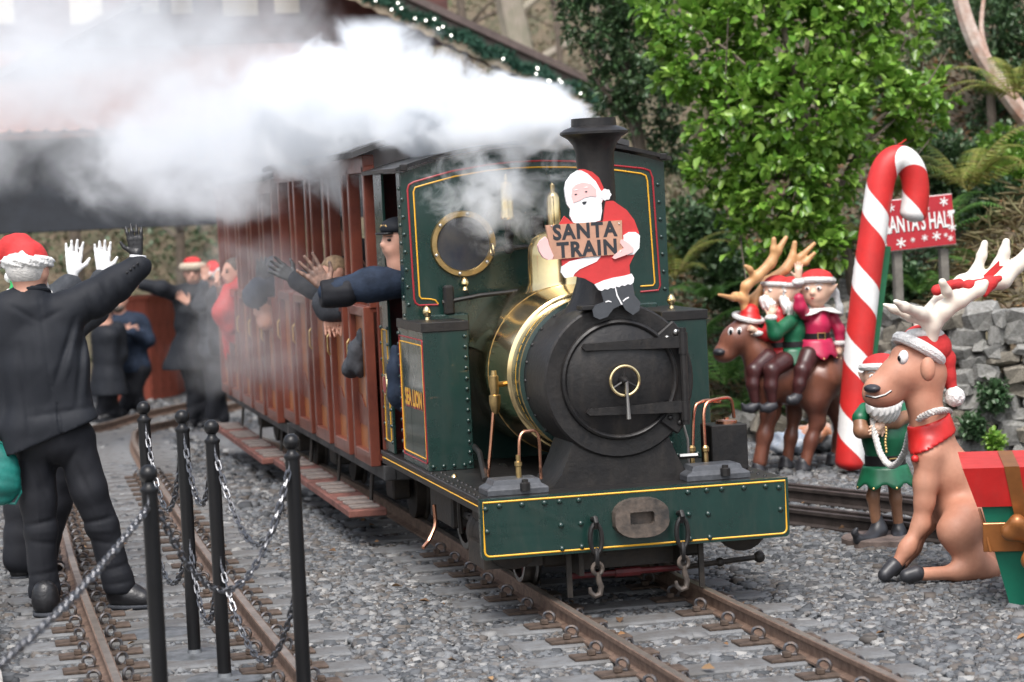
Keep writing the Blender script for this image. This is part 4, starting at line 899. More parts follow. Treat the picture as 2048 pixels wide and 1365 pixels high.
# rope from the elf's hands round the deer's neck
rp = [(195, 110, .98), (205, 200, .95), (235, 310, .9), (275, 375, .8), (310, 395, .7), (345, 375, .55), (385, 310, .4), (405, 220, .25), (425, 165, .1), (470, 110, -.05), (540, 75, -.17), (610, 62, -.10), (650, 68, .05), (640, 80, .2)]
R3 = [at(1680+.337*a, 800+.337*b, YD+c) for a, b, c in rp]
T = np.linspace(0, len(R3)-1, 170); C = np.array(R3); Pp = np.stack([np.interp(T, np.arange(len(R3)), C[:, i]) for i in range(3)], 1)
for _ in range(12): Pp[1:-1] = (Pp[:-2]+2*Pp[1:-1]+Pp[2:])/4
tw = empty('lead_rope', tuple(R3[4]), label='white braided rope from the standing elf to the sitting reindeer', cat='rope')
M_rope = mat('white rope', (.70, .68, .64), .8, 0, .15, 40, .4, 120)
for ph in (0, 2.094, 4.189):
    Q2 = []
    for i, p in enumerate(Pp):
        d = Pp[min(i+1, 169)]-Pp[max(i-1, 0)]; u, v, _ = basis(d); a = i*.75+ph; Q2.append(p+.0085*(math.cos(a)*u+math.sin(a)*v))
    MB().tube(Q2, .0085, 6).build('strand', M_rope, tw, smooth=True)
# ---- candy cane
YC = 4.30; fc = lambda zx, zy: at(1400+.3296*zx, 250+.3296*zy, YC); kc = .3296*(YC+10.3)/FPX
CC = empty('candy_cane', tuple(at(1708, 948, YC)), label='tall red and white striped candy cane leaning by the reindeer', cat='candy cane')
cp = [(905, 2100), (925, 1850), (962, 1365), (1015, 900), (1072, 500), (1090, 380), (1105, 300), (1135, 230), (1185, 190), (1235, 195), (1275, 235), (1300, 300), (1312, 380), (1308, 460), (1295, 540), (1285, 590)]
C = np.array([fc(*p) for p in cp]); L_ = np.concatenate([[0], np.cumsum(np.linalg.norm(np.diff(C, axis=0), axis=1))]); Tt = np.linspace(0, L_[-1], 150)
Pp = np.stack([np.interp(Tt, L_, C[:, i]) for i in range(3)], 1)
for _ in range(20): Pp[1:-1] = (Pp[:-2]+2*Pp[1:-1]+Pp[2:])/4
n = 30; V = []; F = []; mi = []
for i, p in enumerate(Pp):
    d = Pp[min(i+1, 149)]-Pp[max(i-1, 0)]; d /= np.linalg.norm(d); v = np.array((0, 1., 0)); u = np.cross(v, d); u /= np.linalg.norm(u)
    w = min(1, math.sqrt(max(0.02, 1-(1-min(i, 149-i)/3)**2)) if min(i, 149-i) < 3 else 1)
    for k in range(n): a = 2*math.pi*k/n-Tt[i]/.45*2*math.pi; V.append(p+kc*(92-8*Tt[i]/L_[-1])*w*(math.cos(a)*u+math.sin(a)*v))
for i in range(149):
    for k in range(n): F.append((i*n+k, i*n+(k+1) % n, (i+1)*n+(k+1) % n, (i+1)*n+k)); mi.append(1 if (k % n) < 11 else 0)
F += [tuple(range(n))[::-1], tuple(149*n+k for k in range(n))]; mi += [0, 0]
mesh('cane', V, F, [mat('candy red', (.60, .022, .020), .5, 0, .12, 5, .12, 25, dirt=.12), M_whitep], CC, True, midx=mi)
g0, g1 = fc(1160, 735)+(0, .13, 0), fc(985, 2080)+(0, .13, 0); dz = (g0-g1); ln = np.linalg.norm(dz)
MB().box((g0+g1)/2, (ln, .06, .085), R=frame(dz, (1, 0, 0)), bev=.003).build('support_post', mat('green post paint', (.02, .17, .07), .5, 0, .15), CC)
MB().tube([fc(1200, 120), fc(1225, 108), fc(1250, 88)], .004, 5).build('top_hook', M_red, CC)
# ---- notice board
YS = 5.2; SG = empty('notice_board', tuple(at(1845, 600, YS)), label='red snowflake notice board reading SANTA\'S HALT on wooden posts', cat='sign')
M_signred = mat('red sign print', (.42, .018, .028), .5, 0, .08, 5); M_post = mat('weathered post', (.20, .185, .16), .85, 0, .3, 6, .5, 30)
c = at(1838, 446, YS); ux = (at(1910, 440, YS)-at(1775, 455, YS)); ux[1] = -.02; ux /= np.linalg.norm(ux); uy = np.array((-ux[2], 0, ux[0])); ks = (YS+10.3)/FPX
hw_, hh = 74*ks, 51*ks; nr = np.cross(ux, uy)
MB().prism([(-hw_, -hh), (hw_, -hh), (hw_, hh), (-hw_, hh)], c, ux, uy, .015).build('board', M_signred, SG)
MB().prism([(-hw_-.006, -hh-.006), (hw_+.006, -hh-.006), (hw_+.006, hh+.006), (-hw_-.006, hh+.006)], c-nr*.006, ux, uy, .006).build('back_board', M_whitep, SG)
fo = c+nr*.0165
lettering('lettering_shadow', "SANTA'S HALT", .150, fo+ux*.003-uy*.004, ux, uy, M_eye, SG, .004, .49); lettering('lettering', "SANTA'S HALT", .150, fo+nr*.0015, ux, uy, M_whitep, SG, .003, .49)
for a_, b_, r_ in ((-.8, .72, .026), (.75, .75, .030), (.25, .55, .016), (.9, .2, .024), (.93, -.32, .028), (.1, -.62, .022), (.45, -.6, .03), (-.25, -.65, .016), (-.6, -.72, .034), (.72, -.6, .015), (-.9, -.2, .02), (.85, -.75, .02), (-.4, .7, .02)):
    q = fo+ux*a_*hw_+uy*b_*hh; b = MB()
    for j in range(3):
        t_ = j*math.pi/3+.3; d_ = ux*math.cos(t_)+uy*math.sin(t_); e_ = -ux*math.sin(t_)+uy*math.cos(t_); b.prism([(-r_, -r_*.14), (r_, -r_*.14), (r_, r_*.14), (-r_, r_*.14)], q+nr*.0004*j, d_, e_, .0015)
    b.build('snowflake', M_whitep, SG)
for px in (1800, 1893): p = at(px, 520, YS); MB().box((p[0], YS+.05, .55), (.055, .055, 1.35), bev=.004).build('post', M_post, SG)
# ---- gift box
YG = -.55; p0 = at(1925, 938, YG); rz = -.38; TOP = .31
cx = p0[0]+TOP*math.cos(rz)-TOP*math.sin(rz); cy = YG+TOP*math.sin(rz)+TOP*math.cos(rz)
GB = empty('gift_box', (cx, cy, G), label='large red-lidded green gift box with bronze ribbon at the right edge', cat='gift box')
M_ggreen = mat('green box paint', (.008, .16, .095), .45, 0, .12, 6); M_bronze = mat('bronze ribbon', (.36, .135, .04), .3, .35, .15, 8)
zt, zl, zb2 = p0[2], p0[2]-.165, G
def frus(z0, z1, h0, h1, name, m, parent, rz=rz):
    V = []
    for z, h_ in ((z0, h0), (z1, h1)):
        for sx, sy in ((-1, -1), (1, -1), (1, 1), (-1, 1)): x, y = sx*h_, sy*h_; V.append((cx+x*math.cos(rz)-y*math.sin(rz), cy+x*math.sin(rz)+y*math.cos(rz), z))
    return mesh(name, V, [(3, 2, 1, 0), (4, 5, 6, 7)]+[(k, (k+1) % 4, 4+(k+1) % 4, 4+k) for k in range(4)], m, parent)
frus(zb2, zl+.01, .13, .238, 'box_body', M_ggreen, GB); frus(zl, zt, .255, TOP, 'lid', M_red, GB)
fx = np.array((math.cos(rz), math.sin(rz), 0)); fy = np.array((-math.sin(rz), math.cos(rz), 0)); cc = np.array((cx, cy, 0))
def pt(a, b, z): return cc+fx*a+fy*b+np.array((0, 0, z))
mesh('ribbon', [pt(-.145, -.315, zt+.004), pt(-.085, -.315, zt+.004), pt(-.115, -.260, zl), pt(-.06, -.260, zl), pt(-.04, -.228, zl-.1), pt(-.095, -.228, zl-.1), pt(-.145, .25, zt+.006), pt(-.085, .25, zt+.006)], [(0, 2, 3, 1), (2, 5, 4, 3), (6, 0, 1, 7)], M_bronze, GB).modifiers.new('thickness', 'SOLIDIFY').thickness = .004
Rt = rot(math.atan2(.108, zl-G), 0, 0)
MB().box(pt(0, -.218, zl-.13), (.47, .012, .125), R=np.array(Matrix.Rotation(rz, 3, 'Z')) @ rot(.21, 0, 0), bev=.003).build('ribbon', M_bronze, GB)
MB().box(pt(-.218, 0, zl-.13), (.012, .45, .125), R=np.array(Matrix.Rotation(rz, 3, 'Z')) @ rot(0, -.21, 0), bev=.003).build('ribbon', M_bronze, GB)
s = Soft(.02); s.chain([pt(-.04, -.25, zl-.13), pt(-.13, -.28, zl-.10), pt(-.10, -.30, zl-.06), pt(-.03, -.27, zl-.12)], [.028, .034, .030, .025]); s.chain([pt(-.03, -.25, zl-.14), pt(-.05, -.28, zl-.22), pt(-.01, -.29, zl-.27), pt(.02, -.26, zl-.16)], [.028, .036, .034, .025]); s.chain([pt(-.03, -.26, zl-.13), pt(.08, -.28, zl-.08), pt(.12, -.28, zl-.14)], [.03, .04, .03])
s.build('bow', M_bronze, GB, .008)
# ---- sacks beside the bank
for i, (px, py, rx, rz_, m, lab) in enumerate(((1580, 885, 38, 24, mat('white plastic sack', (.55, .58, .62), .35, 0, .25, 14, .5, 30, col2=(.25, .33, .45)), 'crumpled white plastic sack lying behind the reindeer legs, leftmost'), (1625, 868, 36, 18, mat('orange plastic sack', (.62, .20, .06), .4, 0, .2, 10, .5, 30, col2=(.5, .42, .38)), 'orange sack lying on top of the pile behind the reindeer'), (1660, 880, 40, 24, mat('dark plastic sack', (.06, .065, .07), .35, 0, .3, 12, .5, 30, col2=(.3, .32, .34)), 'dark plastic sack lying behind the candy cane foot'))):
    p = at(px, py, 5.7); kk = 16./FPX; s = Soft(.03); s.ell(p, (kk*rx, .16, kk*rz_)); s.ell(p+(.05, 0, .01), (kk*rx*.7, .12, kk*rz_*1.1)); s.dis = (lambda X, i=i: .016*np.sin(X[:, 0]*37+i)*np.sin(X[:, 2]*45+X[:, 0]*20)+.008*np.sin(X[:, 0]*90+X[:, 1]*70+2*i))
    tag(s.build('sack', m, None, .010), lab, 'sack', 'sacks behind the reindeer')
# ------------------------------------------------------------------ painted figure board on the smokebox
FBY = .145; zb = lambda zx, zy: at(740+.337*zx, 200+.337*zy, FBY)
o_ = zb(1350, 850); P_ = lambda L0: [(zb(a, b)[0]-o_[0], zb(a, b)[2]-o_[2]) for a, b in L0][::-1]
FB = empty('figure_board', (o_[0], FBY, zb(1450, 1290)[2]), label='flat painted board of a white-bearded man in red coat holding a SANTA TRAIN sign', cat='figure board')
M_bred = mat('board red paint', (.55, .035, .035), .55, 0, .08, 10, .1, 40); M_bwhite = mat('board white paint', (.83, .82, .82), .55, 0, .05, 10, .1, 40); M_bpink = mat('board pink paint', (.80, .48, .46), .55, 0, .05, 10)
M_bgrey = mat('board charcoal paint', (.055, .06, .068), .5, 0, .15, 10, .1, 40); M_bbrown = mat('brown sign board', (.50, .27, .18), .6, 0, .1, 12, .2, 60); M_ink = mat('sign black paint', (.025, .028, .035), .55)
def bp(name, poly, m, th, par=None): return MB().prism(P_(poly), o_, (1, 0, 0), (0, 0, 1), th).build(name, m, par or FB)
bp('coat', [(1150, 690), (1200, 730), (1380, 720), (1395, 600), (1440, 600), (1520, 655), (1565, 715), (1592, 790), (1575, 900), (1535, 980), (1540, 1050), (1440, 1090), (1340, 1100), (1270, 1060), (1200, 1045), (1140, 1000), (1128, 930), (1115, 800), (1122, 735)], M_bred, .012)
bp('hat', [(1235, 412), (1270, 413), (1315, 428), (1355, 462), (1380, 515), (1395, 580), (1375, 610), (1340, 560), (1290, 470)], M_bred, .010)
bp('hair_and_beard', [(1228, 420), (1190, 443), (1158, 488), (1150, 530), (1155, 575), (1165, 620), (1185, 650), (1182, 690), (1200, 728), (1235, 738), (1275, 740), (1320, 728), (1362, 716), (1372, 660), (1368, 615), (1378, 590), (1368, 545), (1335, 485), (1285, 438), (1250, 420)], M_bwhite, .0145)
bp('face', [(1195, 525), (1215, 505), (1255, 490), (1305, 500), (1335, 530), (1338, 575), (1300, 572), (1265, 582), (1235, 600), (1200, 612), (1190, 570)], M_bpink, .017)
for ex, ey in ((1215, 562), (1276, 546)):
    bp('eye', [(ex-9, ey), (ex, ey-5), (ex+9, ey-2), (ex, ey+5)], M_ink, .0185); bp('eyebrow', [(ex-14, ey-22), (ex+2, ey-30), (ex+14, ey-26), (ex, ey-24)], M_bwhite, .0185)
bp('mouth', [(1252, 608), (1266, 603), (1282, 604), (1272, 620), (1260, 622)], M_ink, .0165)
bp('pompom', [(1393+(31+3*math.cos(7*a))*math.cos(a), 563+(33+3*math.cos(7*a))*math.sin(a)) for a in np.linspace(0, 6.283, 31)[:-1]], M_bwhite, .0165)
bp('coat_trim', [(1133, 990), (1180, 958), (1290, 932), (1365, 928), (1340, 960), (1240, 1005), (1210, 1030), (1200, 1050), (1152, 1056), (1130, 1025)], M_bwhite, .0145)
bp('cuff', [(1498, 805), (1530, 785), (1570, 785), (1596, 805), (1592, 880), (1560, 918), (1520, 922), (1500, 870)], M_bwhite, .0165)
fur = [(1328, 1095), (1380, 1072), (1440, 1055), (1500, 1045), (1548, 1032), (1562, 1058), (1558, 1084)]+[(1558-i*17, 1086+i*3.6+(8 if i % 2 else 0)) for i in range(1, 13)]
bp('leg_trim', fur, M_bwhite, .0145)
bp('boot', [(1362, 1120), (1448, 1105), (1462, 1160), (1492, 1215), (1440, 1240), (1405, 1288), (1360, 1303), (1325, 1288), (1318, 1250), (1335, 1220), (1385, 1200)], M_bgrey, .012)
bp('boot', [(1450, 1105), (1553, 1083), (1566, 1160), (1600, 1200), (1594, 1250), (1555, 1277), (1512, 1246), (1494, 1216), (1464, 1160)], M_bgrey, .0132)
for L0 in ([(1392, 1196), (1410, 1190), (1428, 1196), (1428, 1202), (1410, 1197), (1394, 1203)], [(1494, 1192), (1510, 1178), (1530, 1168), (1532, 1175), (1512, 1186), (1498, 1198)], [(1446, 1108), (1452, 1108), (1466, 1160), (1494, 1214), (1486, 1216), (1458, 1162)]): bp('boot_highlight', L0, M_bwhite, .0142)
sb_ = bp('sign_board', [(1037, 745), (1487, 715), (1493, 915), (1075, 948)], M_bbrown, .020)
ux = zb(1487, 715)-zb(1037, 745); ux /= np.linalg.norm(ux); uy = np.array((-ux[2], 0, ux[0]))
for tx, (a, b), w in (('SANTA', (1266, 781), .92), ('TRAIN', (1283, 886), .95)):
    lettering('lettering', tx, .086, zb(a, b)-(0, .0212, 0), ux, uy, M_ink, sb_, .0034, w, 1.14)
bp('hand', [(990, 865), (1005, 835), (1035, 812), (1048, 830), (1058, 870), (1082, 925), (1075, 945), (1050, 950), (1020, 935), (998, 900)], M_bpink, .023)
bp('hand', [(1478, 832), (1490, 828), (1525, 850), (1556, 880), (1550, 905), (1500, 925), (1445, 945), (1432, 938), (1440, 922), (1468, 898), (1498, 880), (1475, 850)], M_bpink, .023)
for a, b in ((1070, 750), (1470, 735), (1480, 900)): MB().ball(zb(a, b)-(0, .021, 0), .004, 8, 5).build('screw', M_steel, FB)
MB().box((o_[0], FBY+.045, zb(1400, 1230)[2]), (.16, .09, .02), bev=.003).build('bracket', M_black, FB)

# ------------------------------------------------------------------ chain posts
M_postb = mat('gloss black post', (.007, .007, .008), .36, 0, .2, 10, spec=.35)
M_chain = mat('grey-black chain', (.20, .205, .22), .32, .85, .3, 60, col2=(.05, .05, .055))
def gzt(px, py, z):
    d = _fw*FPX+_rr*(px-1024)-_uu*(py-682.5); t = (z-CAMP[2])/d[2]; return np.array([CAMP[0]+t*d[0], CAMP[1]+t*d[1], z])
PT = .905
posts = {}
for nm, px, py, lab in (('a', 286, 803, 'black ball-topped chain post farthest from the camera, beside the waving man'), ('b', 363, 820, 'black ball-topped chain post standing on the round iron base plate'), ('c', 422, 840, 'black ball-topped chain post third from the right-hand corner post'), ('d', 582, 868, 'black ball-topped chain post nearest the train'), ('e', 296, 930, 'black ball-topped chain post nearest the camera with chain running out of frame')):
    p = gzt(px, py, PT); t = empty('chain_post', (p[0], p[1], G), label=lab, cat='post', group='ball-topped posts of the chain barrier'); posts[nm] = (p, t)
    if nm == 'c': t['label'] = 'black ball-topped chain post just left of the one nearest the train'
    x, y = p[0], p[1]
    MB().lathe((x, y, 0), [(.026, G+.012), (.026, .822), (.021, .826)], (0, 0, 1), 18).build('shaft', M_postb, t, smooth=True)
    MB().lathe((x, y, 0), [(.029, .818), (.030, .824), (.029, .83), (.020, .838), (.016, .846), (.016, .855)], (0, 0, 1), 18).build('collar', M_postb, t, smooth=True)
    MB().ball((x, y, .876), .0295, 20, 12).build('ball_finial', M_postb, t, smooth=True)
    MB().lathe((x, y, 0), [(.15, G-.01), (.15, G+.006), (.145, G+.010), (.03, G+.016), (.026, G+.03)], (0, 0, 1), 32).build('base_plate', mat('grey base plate', (.17, .18, .19), .5, .3, .3, 14), t, smooth=True)
def link_mesh():
    b = MB(); l, w = .0125, .0085
    P = [(l+w*math.cos(a), w*math.sin(a), 0) for a in np.linspace(-math.pi/2, math.pi/2, 7)]+[(-l+w*math.cos(a), w*math.sin(a), 0) for a in np.linspace(math.pi/2, 3*math.pi/2, 7)]
    b.tube(P, .0042, 6, closed=True); o = b.build('link', M_chain, smooth=True, origin=np.zeros(3)); me = o.data; bpy.data.objects.remove(o); return me
LINK = link_mesh()
def chain(a, b, sag, label):
    a, b = np.asarray(a, float), np.asarray(b, float); t = np.linspace(0, 1, 300); C = a+(b-a)*t[:, None]; C[:, 2] -= sag*4*t*(1-t)
    s = np.concatenate([[0], np.cumsum(np.linalg.norm(np.diff(C, axis=0), axis=1))]); n = int(s[-1]/.0305)
    ch = empty('chain', tuple(C[150]), label=label, cat='chain', group='chains of the post barrier')
    for i in range(n):
        u = (i+.5)/n*s[-1]; p = np.array([np.interp(u, s, C[:, k]) for k in range(3)]); q = np.array([np.interp(u+.01, s, C[:, k]) for k in range(3)])-np.array([np.interp(u-.01, s, C[:, k]) for k in range(3)])
        R = frame(q); ro = Matrix(R.tolist()) @ Matrix.Rotation((.6 if i % 2 else .6+math.pi/2)+random.uniform(-.25, .25), 3, 'X')
        o = bpy.data.objects.new('link', LINK); COL.objects.link(o); o.parent = ch; o.location = p-C[150]; o.rotation_euler = ro.to_euler()
    for e, w in ((a, b-a), (b, a-b)):
        w = np.array((w[0], w[1], 0)); w /= np.linalg.norm(w)+1e-9
        MB().tube([e-w*.028+(0, 0, .028), e-w*.022+(0, 0, .042), e-w*.008+(0, 0, .036), e-w*.010+(0, 0, .018), e-w*.004+(0, 0, .004), e+w*.008+(0, 0, -.002)], .0045, 6).build('s_hook', M_chain, ch, smooth=True)
P0 = np.array((-2.98, -4.6, PT))
tp = {k: v[0]*np.array((1, 1, 0)) for k, v in posts.items()}; tp['f'] = P0*np.array((1, 1, 0))
names = {'a': 'farthest post', 'b': 'base-plate post', 'c': 'middle post', 'd': 'post nearest the train', 'e': 'post nearest the camera'}
for q, w, s1, s2 in (('a', 'b', .30, .18), ('b', 'c', .22, .26), ('c', 'd', .30, .30), ('d', 'e', .34, None), ('e', 'f', .07, None)):
    A, B = tp[q], tp[w]; dd_ = (B-A)/np.linalg.norm(B-A)*.032
    nb = names.get(w, 'left edge of the picture')
    chain(A+dd_+(0, 0, .775), B-dd_+(0, 0, .775 if w != 'f' else .60), s1, 'upper grey chain from the %s to the %s' % (names[q], nb))
    if s2: chain(A+dd_+(0, 0, .35), B-dd_+(0, 0, .35), s2, 'lower grey chain from the %s to the %s' % (names[q], nb))
# ------------------------------------------------------------------ people
M_face = mat('skin', (.58, .33, .24), .5, 0, .12, 14, .05, 60, col2=(.52, .26, .19))
M_suit = mat('black suit cloth', (.010, .012, .017), .7, 0, .06, 8, .08, 260, spec=.3); M_trou = mat('black trouser cloth', (.009, .010, .014), .7, 0, .06, 8, .08, 260, spec=.3)
M_leather = mat('black leather', (.014, .014, .016), .38, 0, .2, 30, .2, 80); M_glovew = mat('white glove cotton', (.78, .78, .78), .85, 0, .08, 20, .2, 80); M_shirt = mat('white shirt', (.78, .78, .80), .8)
M_hairw = mat('white hair', (.68, .66, .63), .7, 0, .15, 60, .5, 120); M_navy = mat('navy overall cloth', (.018, .030, .056), .8, 0, .25, 14, .2, 80, spec=.3)
M_greyg = mat('grey leather glove', (.13, .135, .14), .5, 0, .15, 25, .2, 60); M_dkgrey = mat('dark grey coat cloth', (.04, .045, .055), .85, 0, .2, 20, .2, 80); M_redj = mat('red jacket', (.55, .025, .02), .6, 0, .12, 12, .2, 60)
M_hairb = mat('fair hair', (.36, .24, .14), .6, 0, .25, 50, .4, 100); M_hairk = mat('grey-brown hair', (.14, .11, .09), .6, 0, .25, 50, .4, 100); M_cream = mat('cream fur', (.62, .52, .40), .9, 0, .2, 50, 1., 110)
M_sooty = mat('sooty skin', (.26, .15, .11), .6, 0, .35, 25, .1, 60, col2=(.06, .04, .035)); M_teal = mat('teal bag cloth', (.006, .16, .135), .5, 0, .2, 10, .2, 30); M_greenf = mat('green felt', (.02, .38, .10), .8, 0, .15, 20, .3, 60)
def folds(amp=.005, f=22., seed=1):
    r = np.random.default_rng(seed); W_ = r.normal(size=(4, 3)); W_ = W_/np.linalg.norm(W_, axis=1)[:, None]*f*np.array([1, 1.5, .7, 2.2])[:, None]; ph = r.uniform(0, 6, 4)
    return lambda X: amp*sum(.62-np.abs(np.sin(X@W_[i]*.6+ph[i]+1.3*np.sin(X@W_[(i+1) % 4]*.45)))**.7 for i in range(4))*.9
def hand_soft(w, d, t, n, L=.185, spread=.18, curl=.25, k=.006):
    """hand: w wrist, d towards the fingertips, t across towards the thumb, n palm side"""
    w, d, t, n = [np.asarray(v, float) for v in (w, d, t, n)]; d /= np.linalg.norm(d); t = t-d*(t@d); t /= np.linalg.norm(t); n = n-d*(n@d)-t*(n@t); n /= np.linalg.norm(n)
    s = Soft(k*L/.185); q = L/.185
    s.cap(w-d*.03*q, w+d*.015*q, .026*q, .026*q)
    for i, (o, l, a) in enumerate(((.033, .070, .5), (.011, .080, .12), (-.011, .075, -.2), (-.032, .058, -.6))):
        b = w+d*.092*q+t*o*q; s.cap(w+d*.015*q+t*o*.6*q, b, .0145*q, .0125*q)
        f = d*math.cos(spread*a)+t*math.sin(spread*a); m1 = b+f*l*.52*q; f2 = f*math.cos(curl)+n*math.sin(curl); s.cap(b, m1, .0105*q, .0095*q); s.cap(m1, m1+f2*l*.5*q, .0095*q, .0078*q)
    b = w+d*.028*q+t*.030*q; m1 = b+(d*.6+t*.8)*.040*q; s.cap(w+d*.01*q+t*.012*q, b, .017*q, .014*q); s.cap(b, m1, .0135*q, .011*q); s.cap(m1, m1+(d*.85+t*.5)*.034*q, .011*q, .0085*q)
    return s
def head_soft(s, c, fd, r):
    """adds skull, jaw, nose, ears and neck stump; r is half the head height"""
    fd = np.asarray(fd, float); fd /= np.linalg.norm(fd); sd = np.cross(fd, (0, 0, 1.)); sd /= np.linalg.norm(sd); R = np.stack([fd, sd, np.cross(sd, fd)], 1); c = np.asarray(c, float)
    s.ell(c+R@np.array((-.08*r, 0, .18*r)), (r*.86, r*.70, r*.80), R); s.ell(c+R@np.array((.18*r, 0, -.42*r)), (r*.58, r*.54, r*.56), R)
    s.cap(c+R@np.array((.78*r, 0, .08*r)), c+R@np.array((.93*r, 0, -.16*r)), r*.08, r*.13)
    for q in (-1, 1): s.ell(c+R@np.array((-.02*r, q*.72*r, -.02*r)), (r*.18, r*.08, r*.26), R)
    s.ell(c+R@np.array((.68*r, 0, -.46*r)), (r*.10, r*.22, r*.07), R)
    s.cap(c+R@np.array((-.18*r, 0, -.5*r)), c+R@np.array((-.25*r, 0, -1.25*r)), r*.46, r*.52)
    return R
def face_bits(e, c, R, r, hair, hairstyle='short', beard=None):
    c = np.asarray(c, float)
    for q in (-1, 1):
        Soft(.004).ell(c+R@np.array((.68*r, q*.27*r, .06*r)), (r*.13, r*.13, r*.085)).build('eye', M_eye, e, .006)
        Soft(.004).cap(c+R@np.array((.76*r, q*.14*r, .22*r)), c+R@np.array((.66*r, q*.42*r, .24*r)), r*.05).build('eyebrow', hair, e, .006)
    Soft(.004).ell(c+R@np.array((.73*r, 0, -.47*r)), (r*.07, r*.24, r*.05), R).build('mouth', M_bpink, e, .006)
    if hairstyle:
        s = Soft(.02); s.ell(c+R@np.array((-.12*r, 0, .24*r)), (r*.90, r*.78, r*.82), R); s.plane(c+R@np.array((.22*r, 0, 0)), R@np.array((.9, 0, -.42))); s.plane(c-(0, 0, r*.35), (0, 0, -1)); s.build('hair', hair, e, .010)
    if beard: s = Soft(.02); s.ell(c+R@np.array((.40*r, 0, -.62*r)), (r*.48, r*.52, r*.46), R); s.plane(c+R@np.array((.6*r, 0, -.36*r)), (0, 0, 1)); s.build('beard', beard, e, .010)
def santa_hat(e, c, R, r, tip, red=None):
    """felt hat with fur band; tip: list of offsets (in head frame, units of r) the point droops through"""
    s = Soft(.03); P = [c+R@np.array(p)*r for p in tip]; n = len(P); s.ell(c+R@np.array((-.05, 0, .55))*r, (r*.90, r*.80, r*.62), R); s.chain(P, [r*(.62-.48*i/(n-1)) for i in range(n)]); s.plane(c+R@np.array((0, 0, .42))*r, -R[:, 2]+.0)
    s.dis = folds(.004, 40, 3); s.build('hat', red or M_redf, e, .010)
    b = Soft(.01)
    for a in np.linspace(0, 6.283, 19)[:-1]: b.ell(c+R@np.array((-.05+.90*math.cos(a), .80*math.sin(a), .40-.06*math.cos(a)))*r, r*.26)
    b.dis = lambda X: .004*np.sin(X[:, 0]*210)*np.sin(X[:, 1]*190)+.004*np.sin(X[:, 2]*230+X[:, 0]*90); b.build('hat_trim', M_fur, e, .008)
    Soft(.01).ell(P[-1], r*.26).build('pompom', M_fur, e, .008)
def shoe(e, heel, toe, r=.045, m=None):
    heel, toe = np.asarray(heel, float), np.asarray(toe, float); s = Soft(.03); s.chain([heel+(0, 0, r+.01), (heel+toe)/2+(0, 0, r), toe+(0, 0, r*.75)], [r, r*.98, r*.78]); s.cap(heel+(0, 0, r), heel+(0, 0, .11), r*.9, r*.95); z0 = min(heel[2], toe[2]); s.plane((0, 0, z0+.014), (0, 0, -1)); s.build('shoe', m or M_leather, e, .008); s = Soft(.02); s.chain([heel+(0, 0, r*.3), (heel+toe)/2+(0, 0, r*.3), toe+(0, 0, r*.3)], [r*1.05, r*1.0, r*.82]); s.plane((0, 0, z0+.022), (0, 0, 1)); s.plane((0, 0, z0), (0, 0, -1)); s.build('sole', M_dkgrey, e, .008)

def creases(f, segs):
    S = [(f(*a)[[0, 2]], f(*b)[[0, 2]], am, w) for a, b, am, w in segs]
    def d(X):
        q = X[:, [0, 2]]; o = 0
        for a, b, am, w in S: ab = b-a; t = np.clip(((q-a)@ab)/(ab@ab), 0, 1); o = o+am*np.exp(-(np.linalg.norm(q-a-t[:, None]*ab, axis=1)/w)**2)*(np.sin(math.pi*np.clip(t, .04, .96))**.5)
        return o
    return d
# ---- the man in the black suit, seen from behind
YM = 1.42; fm = lambda px, py, dy=0.: at(px, py, YM+dy); km = (YM+10.3)/FPX
PM = empty('person', (-2.2, YM, G), label='person in black suit and red felt hat seen from behind, one gloved arm raised', cat='person')
fd = np.array((.55, .83, 0.)); fd /= np.linalg.norm(fd)
s = Soft(.03); hc = fm(58, 545); R = head_soft(s, hc, fd, km*50)
s.chain([fm(85, 850, .02), fm(85, 760, .02), fm(78, 660, .02), fm(64, 605, .01)], [.08, .075, .07, .045])
s.chain([fm(140, 618), fm(215, 585), fm(272, 520)], [.05, .04, .03]); s.chain([fm(10, 620), fm(-25, 740), fm(-5, 860)], [.06, .05, .034])
s.chain([fm(148, 885), fm(180, 985, -.02), fm(203, 1050, -.01), fm(240, 1180)], [.07, .05, .045, .035]); s.chain([fm(76, 890, .03), fm(78, 1000, .03), fm(83, 1060, .03), fm(89, 1190, .03)], [.07, .05, .045, .035])
s.build('body', M_face, PM, .012)
face_bits(PM, hc, R, km*50, M_hairw, 'short', M_hairw)
santa_hat(PM, hc, R, km*46, [(-.05, 0, .7), (-.05, -.35, 1.05), (-.1, -.8, 1.05), (-.3, -1.2, .75), (-.3, -1.35, .35)])
s = Soft(.05); s.box(fm(78, 655), (.19, .085, .10), None, .07); s.ell(fm(86, 715, -.01), (.195, .125, .22)); s.box(fm(98, 790, -.01), (.19, .115, .20), None, .09); s.box(fm(104, 880, -.01), (.215, .135, .15), None, .10); s.cap(fm(68, 612, -.01), fm(64, 588, -.005), .090, .076)
s.chain([fm(136, 618), fm(190, 598, .0), fm(230, 570, -.02), fm(278, 533, -.02)], [.088, .080, .071, .058]); s.chain([fm(22, 625), fm(-22, 740, .03), fm(-8, 850, .0)], [.10, .085, .06])
